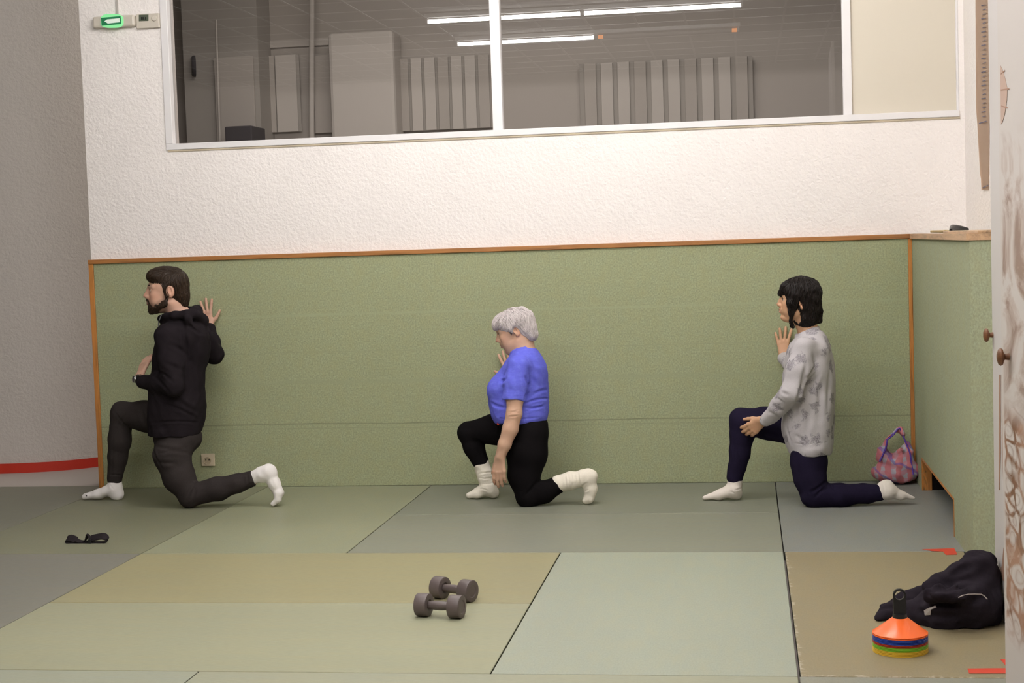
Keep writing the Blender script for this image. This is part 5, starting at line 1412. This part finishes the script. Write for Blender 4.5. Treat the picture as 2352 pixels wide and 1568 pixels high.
    for (a, b_, w_, d_) in [(J(1852, 835, -.92), J(1838, 900, -.95), .012, .010), (J(1838, 900, -.95), J(1826, 950, -.93), .012, .010), (J(1872, 840, -.90), J(1850, 870, -.93), .009, .007), (J(1880, 860, -.89), J(1858, 905, -.92), .010, .006),
                            (J(1795, 900, -.96), J(1812, 906, -.98), .008, .006), (J(1785, 915, -.95), J(1800, 925, -.97), .007, .005), (J(1770, 925, -.92), J(1800, 945, -.95), .010, .005), (J(1765, 945, -.90), J(1795, 965, -.93), .009, .005),
                            (J(1808, 985, -.86), J(1818, 1018, -.88), .009, .007), (J(1825, 1000, -.90), J(1850, 1015, -.90), .010, .004), (J(1810, 1016, -.90), J(1915, 1012, -.90), .0035, .004), (J(1885, 880, -.90), J(1882, 960, -.90), .014, .005),
                            (J(1860, 940, -.91), J(1850, 1000, -.91), .014, .005), (J(1905, 850, -.80), J(1900, 950, -.84), .012, .004), (J(1866, 800, -.92), J(1874, 850, -.92), .012, .004)]: S.crease(a, b_, w_, d_)
    S.noise = addn(wavenoise(.0035, 40, 101), wavenoise(.0012, 100, 102))
    m = mat('grey_print', (0.40, 0.375, 0.385), 0.92, 0.06); t = NT(m); v = t.coord(); g0 = t.noise(v, 240, 2); sc_ = 13.0
    vo = t.n('ShaderNodeTexVoronoi'); vo.inputs['Scale'].default_value = sc_; vo.inputs['Randomness'].default_value = 0.9; t.l(v, vo.inputs['Vector'])
    nz = t.noise(v, 26, 4, .7, .6); line = t.noise(v, 60, 3, .6, 2.5)
    blob = t.math('SUBTRACT', t.math('ADD', .40, t.math('MULTIPLY', t.math('SUBTRACT', nz, .5), 1.2)), vo.outputs['Distance'])
    mk = t.ramp(blob, [(0.0, (0, 0, 0)), (0.10, (1, 1, 1))])
    lk = t.ramp(t.math('ABSOLUTE', t.math('SUBTRACT', line, .5)), [(0.0, (1, 1, 1)), (0.06, (.2, .2, .2)), (.2, (0.35, .35, .35))])
    sel = t.n('ShaderNodeSeparateColor'); t.l(vo.outputs['Color'], sel.inputs[0])
    on = t.ramp(sel.outputs[0], [(0.22, (0, 0, 0)), (0.26, (1, 1, 1))])
    fac = t.math('MULTIPLY', t.math('MULTIPLY', mk, lk), t.math('MULTIPLY', on, .92))
    base = t.mix(g0, (0.45, 0.42, 0.435), (0.56, 0.53, 0.54))
    t.base(t.mix(fac, base, (0.085, 0.07, 0.095))); t.bump(g0, .3, .0015)
    S.build('sweatshirt', m, P)
    S = Soft(.0045, .03); legs(S, 0)
    for (a, b_, w_, d_) in [(J(1896, 1105, -.89), J(1862, 1130, -.90), .007, .006), (J(1893, 1120, -.89), J(1870, 1145, -.90), .007, .004), (J(1728, 1004, -.68), J(1712, 985, -.68), .007, .005), (J(1906, 1108, -.87), J(1915, 1125, -.88), .006, .004), (J(1708, 950, -.68), J(1700, 990, -.67), .006, .003)]: S.crease(a, b_, w_, d_)
    S.noise = addn(wavenoise(.002, 50, 111), wavenoise(.0008, 120, 112))
    S.build('trousers', fabric('navy_stretch', (0.013, 0.010, 0.024), .2, 280), P)
    sm = fabric('off_white_sock', (0.80, 0.73, 0.65), .06, 300)
    S = Soft(.0035, .015)
    S.chain([J(2016, 1131, -.80), J(2034, 1127, -.80)], [.039, .044], .02)
    S.cone(J(2036, 1118, -.80), J(2040, 1122, -.80), .038, .036, .02)
    S.chain([J(2040, 1128, -.80), J(2070, 1137, -.795), J(2098, 1143, -.79)], [.040, .021, .008], .02, flat=(0, 1, 0), fs=.8)
    S.crease(J(2028, 1104, -.86), J(2034, 1150, -.86), .004, .002)
    S.noise = wavenoise(.0012, 110, 121); o = S.build('sock', sm, P); o['label'] = 'off white sock with pointed toe on the rear foot lying flat'
    S = Soft(.0035, .015)
    S.chain([J(1688, 1104, -.61), J(1687, 1126, -.61)], [.040, .038], .02); S.cone(J(1688, 1134, -.61), J(1693, 1135, -.61), .028, .028, .015)
    S.chain([J(1684, 1124, -.61), J(1652, 1136, -.61), J(1618, 1143, -.61)], [.038, .025, .011], .02, flat=(0, 1, 0), fs=.75)
    S.crease(J(1688, 1125, -.66), J(1704, 1120, -.66), .004, .003); S.crease(J(1676, 1128, -.66), J(1690, 1134, -.66), .004, .002)
    S.noise = wavenoise(.0012, 110, 122); o = S.build('sock', sm, P); o['label'] = 'off white sock on the front foot standing flat'
woman_grey()

# ================================================================== BAG AND JACKET
def bag():
    yb = -.10; o = empty('shopping_bag', fl(2055, 1106), 'crumpled red, white and blue checked bag standing in the corner by the wooden post', 'bag')
    S = Soft(.004, .03)
    bp = lambda x, y, Y=yb: at(x, y, Y)
    S.ell(bp(2058, 1075), (.112, .075, .085), None, .03); S.ell(bp(2054, 1085), (.120, .08, .055), None, .03)
    S.ell(bp(2060, 1045), (.085, .05, .08), None, .04)
    for (x0, y0, x1, y1, r0, r1) in ((2028, 1050, 2036, 1008, .014, .010), (2036, 1008, 2060, 986, .010, .007), (2060, 986, 2068, 985, .008, .008), (2068, 985, 2082, 1020, .012, .013), (2082, 1020, 2094, 1060, .014, .018), (2020, 1072, 2034, 1030, .018, .012), (2096, 1055, 2098, 1080, .016, .03), (2020, 1033, 2018, 1056, .006, .014)):
        S.cone(bp(x0, y0), bp(x1, y1), r0, r1, .015, flat=(0, 1, 0), fs=.6)
    S.cone(bp(2040, 1012), bp(2064, 1003, -.08), .005, .004, .01)
    S.ell(bp(2056, 1024, -.12), (.045, .10, .055), None, .01, '-')
    S.noise = addn(wavenoise(.007, 60, 131), wavenoise(.003, 130, 132))
    m = mat('checked_plastic', (.5, .2, .2), .55, .3); t = NT(m)
    wn = t.n('ShaderNodeTexNoise'); wn.inputs['Scale'].default_value = 9; v0 = t.coord(); t.l(v0, wn.inputs['Vector'])
    mv = t.n('ShaderNodeVectorMath'); mv.operation = 'MULTIPLY_ADD'; t.l(wn.outputs['Color'], mv.inputs[0]); mv.inputs[1].default_value = (.10, .10, .10); t.l(v0, mv.inputs[2])
    s = t.sep(mv.outputs[0])
    def stripes(c, f, w): return t.math('LESS_THAN', t.math('FRACT', t.math('MULTIPLY', c, f)), w)
    base = t.mix(stripes(s[0], 20, .55), (.40, .37, .43), (.50, .17, .19)); base = t.mix(t.math('MULTIPLY', stripes(s[2], 19, .5), .55), base, (.50, .14, .17)); base = t.mix(t.math('MULTIPLY', stripes(t.math('ADD', s[2], t.math('MULTIPLY', s[0], .8)), 7, .14), .6), base, (.10, .08, .34))
    t.base(base)
    S.build('bag_shell', m, o)
    b = NB(); tube(b, smooth_path([bp(2036, 1010, -.135), bp(2050, 1000, -.13), bp(2064, 984, -.12), bp(2070, 990, -.12), bp(2080, 1015, -.13), bp(2090, 1040, -.14), bp(2094, 1068, -.155), bp(2098, 1090, -.17)]), .0045, 8); sub('piping', b, mat('violet_piping', (.09, .04, .30), .5, .3), o, True)
    b = NB(); tube(b, smooth_path([bp(2038, 1010, -.135), bp(2034, 1030, -.14), bp(2026, 1048, -.15), bp(2020, 1060, -.16)]), .005, 8); sub('piping', b, mat('violet_piping', (.09, .04, .30), .5, .3), o, True)
bag()
def jacket():
    o = empty('jacket', fl(2180, 1420), 'black zipped jacket heaped on the olive mat against the painted cupboard, behind the cones', 'jacket')
    S = Soft(.005, .03)
    def q(px, py, h):   # point above the floor: seen at px,py when it is h above the mat
        return fl(px, py, h)
    # heap
    S.chain([q(2016, 1418, .012), q(2050, 1405, .020), q(2110, 1405, .035), q(2170, 1405, .05)], [.012, .030, .050, .070], .03, flat=(0, 0, 1), fs=1.0)
    S.chain([q(2030, 1395, .012), q(2080, 1380, .030), q(2130, 1372, .05)], [.014, .032, .045], .03)
    S.chain([q(2100, 1418, .016), q(2170, 1424, .022), q(2240, 1418, .026), q(2280, 1404, .026)], [.020, .030, .036, .030], .03)
    S.chain([q(2160, 1390, .06), q(2230, 1390, .07), q(2270, 1385, .07)], [.075, .085, .070], .04)
    S.chain([q(2145, 1374, .07), q(2200, 1362, .10), q(2252, 1345, .12)], [.045, .075, .075], .04)
    S.chain([q(2137, 1350, .13), q(2160, 1338, .145), q(2200, 1322, .17), q(2235, 1303, .19), q(2262, 1298, .19)], [.024, .034, .048, .052, .050], .008)
    S.chain([q(2143, 1366, .125), q(2165, 1362, .14), q(2200, 1368, .13), q(2235, 1380, .10)], [.024, .028, .026, .018], .006)
    S.chain([q(2130, 1345, .12), q(2133, 1366, .10), q(2150, 1385, .08)], [.014, .016, .014], .010)

    S.chain([q(2252, 1300, .20), q(2262, 1350, .12)], [.05, .06], .04)
    b_ = q
    for (a, b_, w_, d_) in [(q(2132, 1345, .15), q(2185, 1345, .20), .014, .020), (q(2150, 1352, .15), q(2130, 1372, .1), .012, .014), (q(2150, 1385, .12), q(2260, 1370, .14), .012, .012), (q(2020, 1400, .03), q(2080, 1402, .06), .008, .010),
                            (q(2100, 1400, .06), q(2200, 1412, .09), .012, .010), (q(2180, 1325, .2), q(2240, 1300, .24), .012, .008), (q(2170, 1355, .18), q(2230, 1345, .2), .010, .010)]: S.crease(a, b_, w_, d_)
    S.noise = addn(wavenoise(.006, 34, 141), wavenoise(.004, 75, 142), wavenoise(.0014, 170, 143))
    S.plane((0, 0, .001), (0, 0, -1), (-1, -5, -.3), (2, -2, .05), .002)
    S.plane((XA_ - .010, 0, 0), (1, 0, 0), (XA_ - .06, -4.2, -.2), (XA_ + .4, -3.09, .6), .003)
    S.plane((XA_ + .03, 0, 0), (1, 0, 0), (XA_ - .02, -3.09, -.2), (XA_ + .4, -2.3, .6), .003)
    S.build('shell', fabric('black_softshell', (0.020, 0.016, 0.021), .25, 260), o)
    def onsurf(px, py, out=.002):
        d = ray(px, py); d = np.array([d.x, d.y, d.z]); d /= np.linalg.norm(d); t = np.linspace(3.5, 7.5, 1600)
        P = np.array([0, -CD, CH])[None] + d[None] * t[:, None]; val = S.value(P[:, 0], P[:, 1], P[:, 2]); i = np.argmax(val < out) if (val < out).any() else None
        return P[i] if i is not None and i > 0 else fl(px, py, .01)
    b = NB(); tube(b, [Vector(onsurf(x, y)) for x, y in ((2201, 1372), (2212, 1367), (2224, 1364.5), (2240, 1364), (2254, 1364.5), (2261, 1369), (2268, 1376))], .0022, 6); sub('zip', b, mat('zip_silver', (.45, .40, .36), .4, .5), o, True)
    pts = [onsurf(x, y, .003) for x, y in ((2122, 1402), (2134, 1396), (2148, 1391), (2151, 1395), (2139, 1399), (2137, 1412), (2124, 1413))]
    b = NB(); prism(b, [Vector(p) for p in pts], (0, -.002, .002)); sub('care_label', b, mat('label_white', (.60, .57, .58), .6, .2), o)
    b = NB(); tube(b, [Vector(fl(x, y, .006)) for x, y in ((2219, 1430), (2225, 1435), (2231, 1437))], .003, 6); lathe(b, [(.004, -.001), (.008, -.001), (.008, .001), (.004, .001), (.004, -.001)], fl(2231, 1437, .006), (0, -.5, 1), 14); sub('zip_pull', b, mat('zip_silver', (.45, .40, .36), .4, .5), o, True)
jacket()
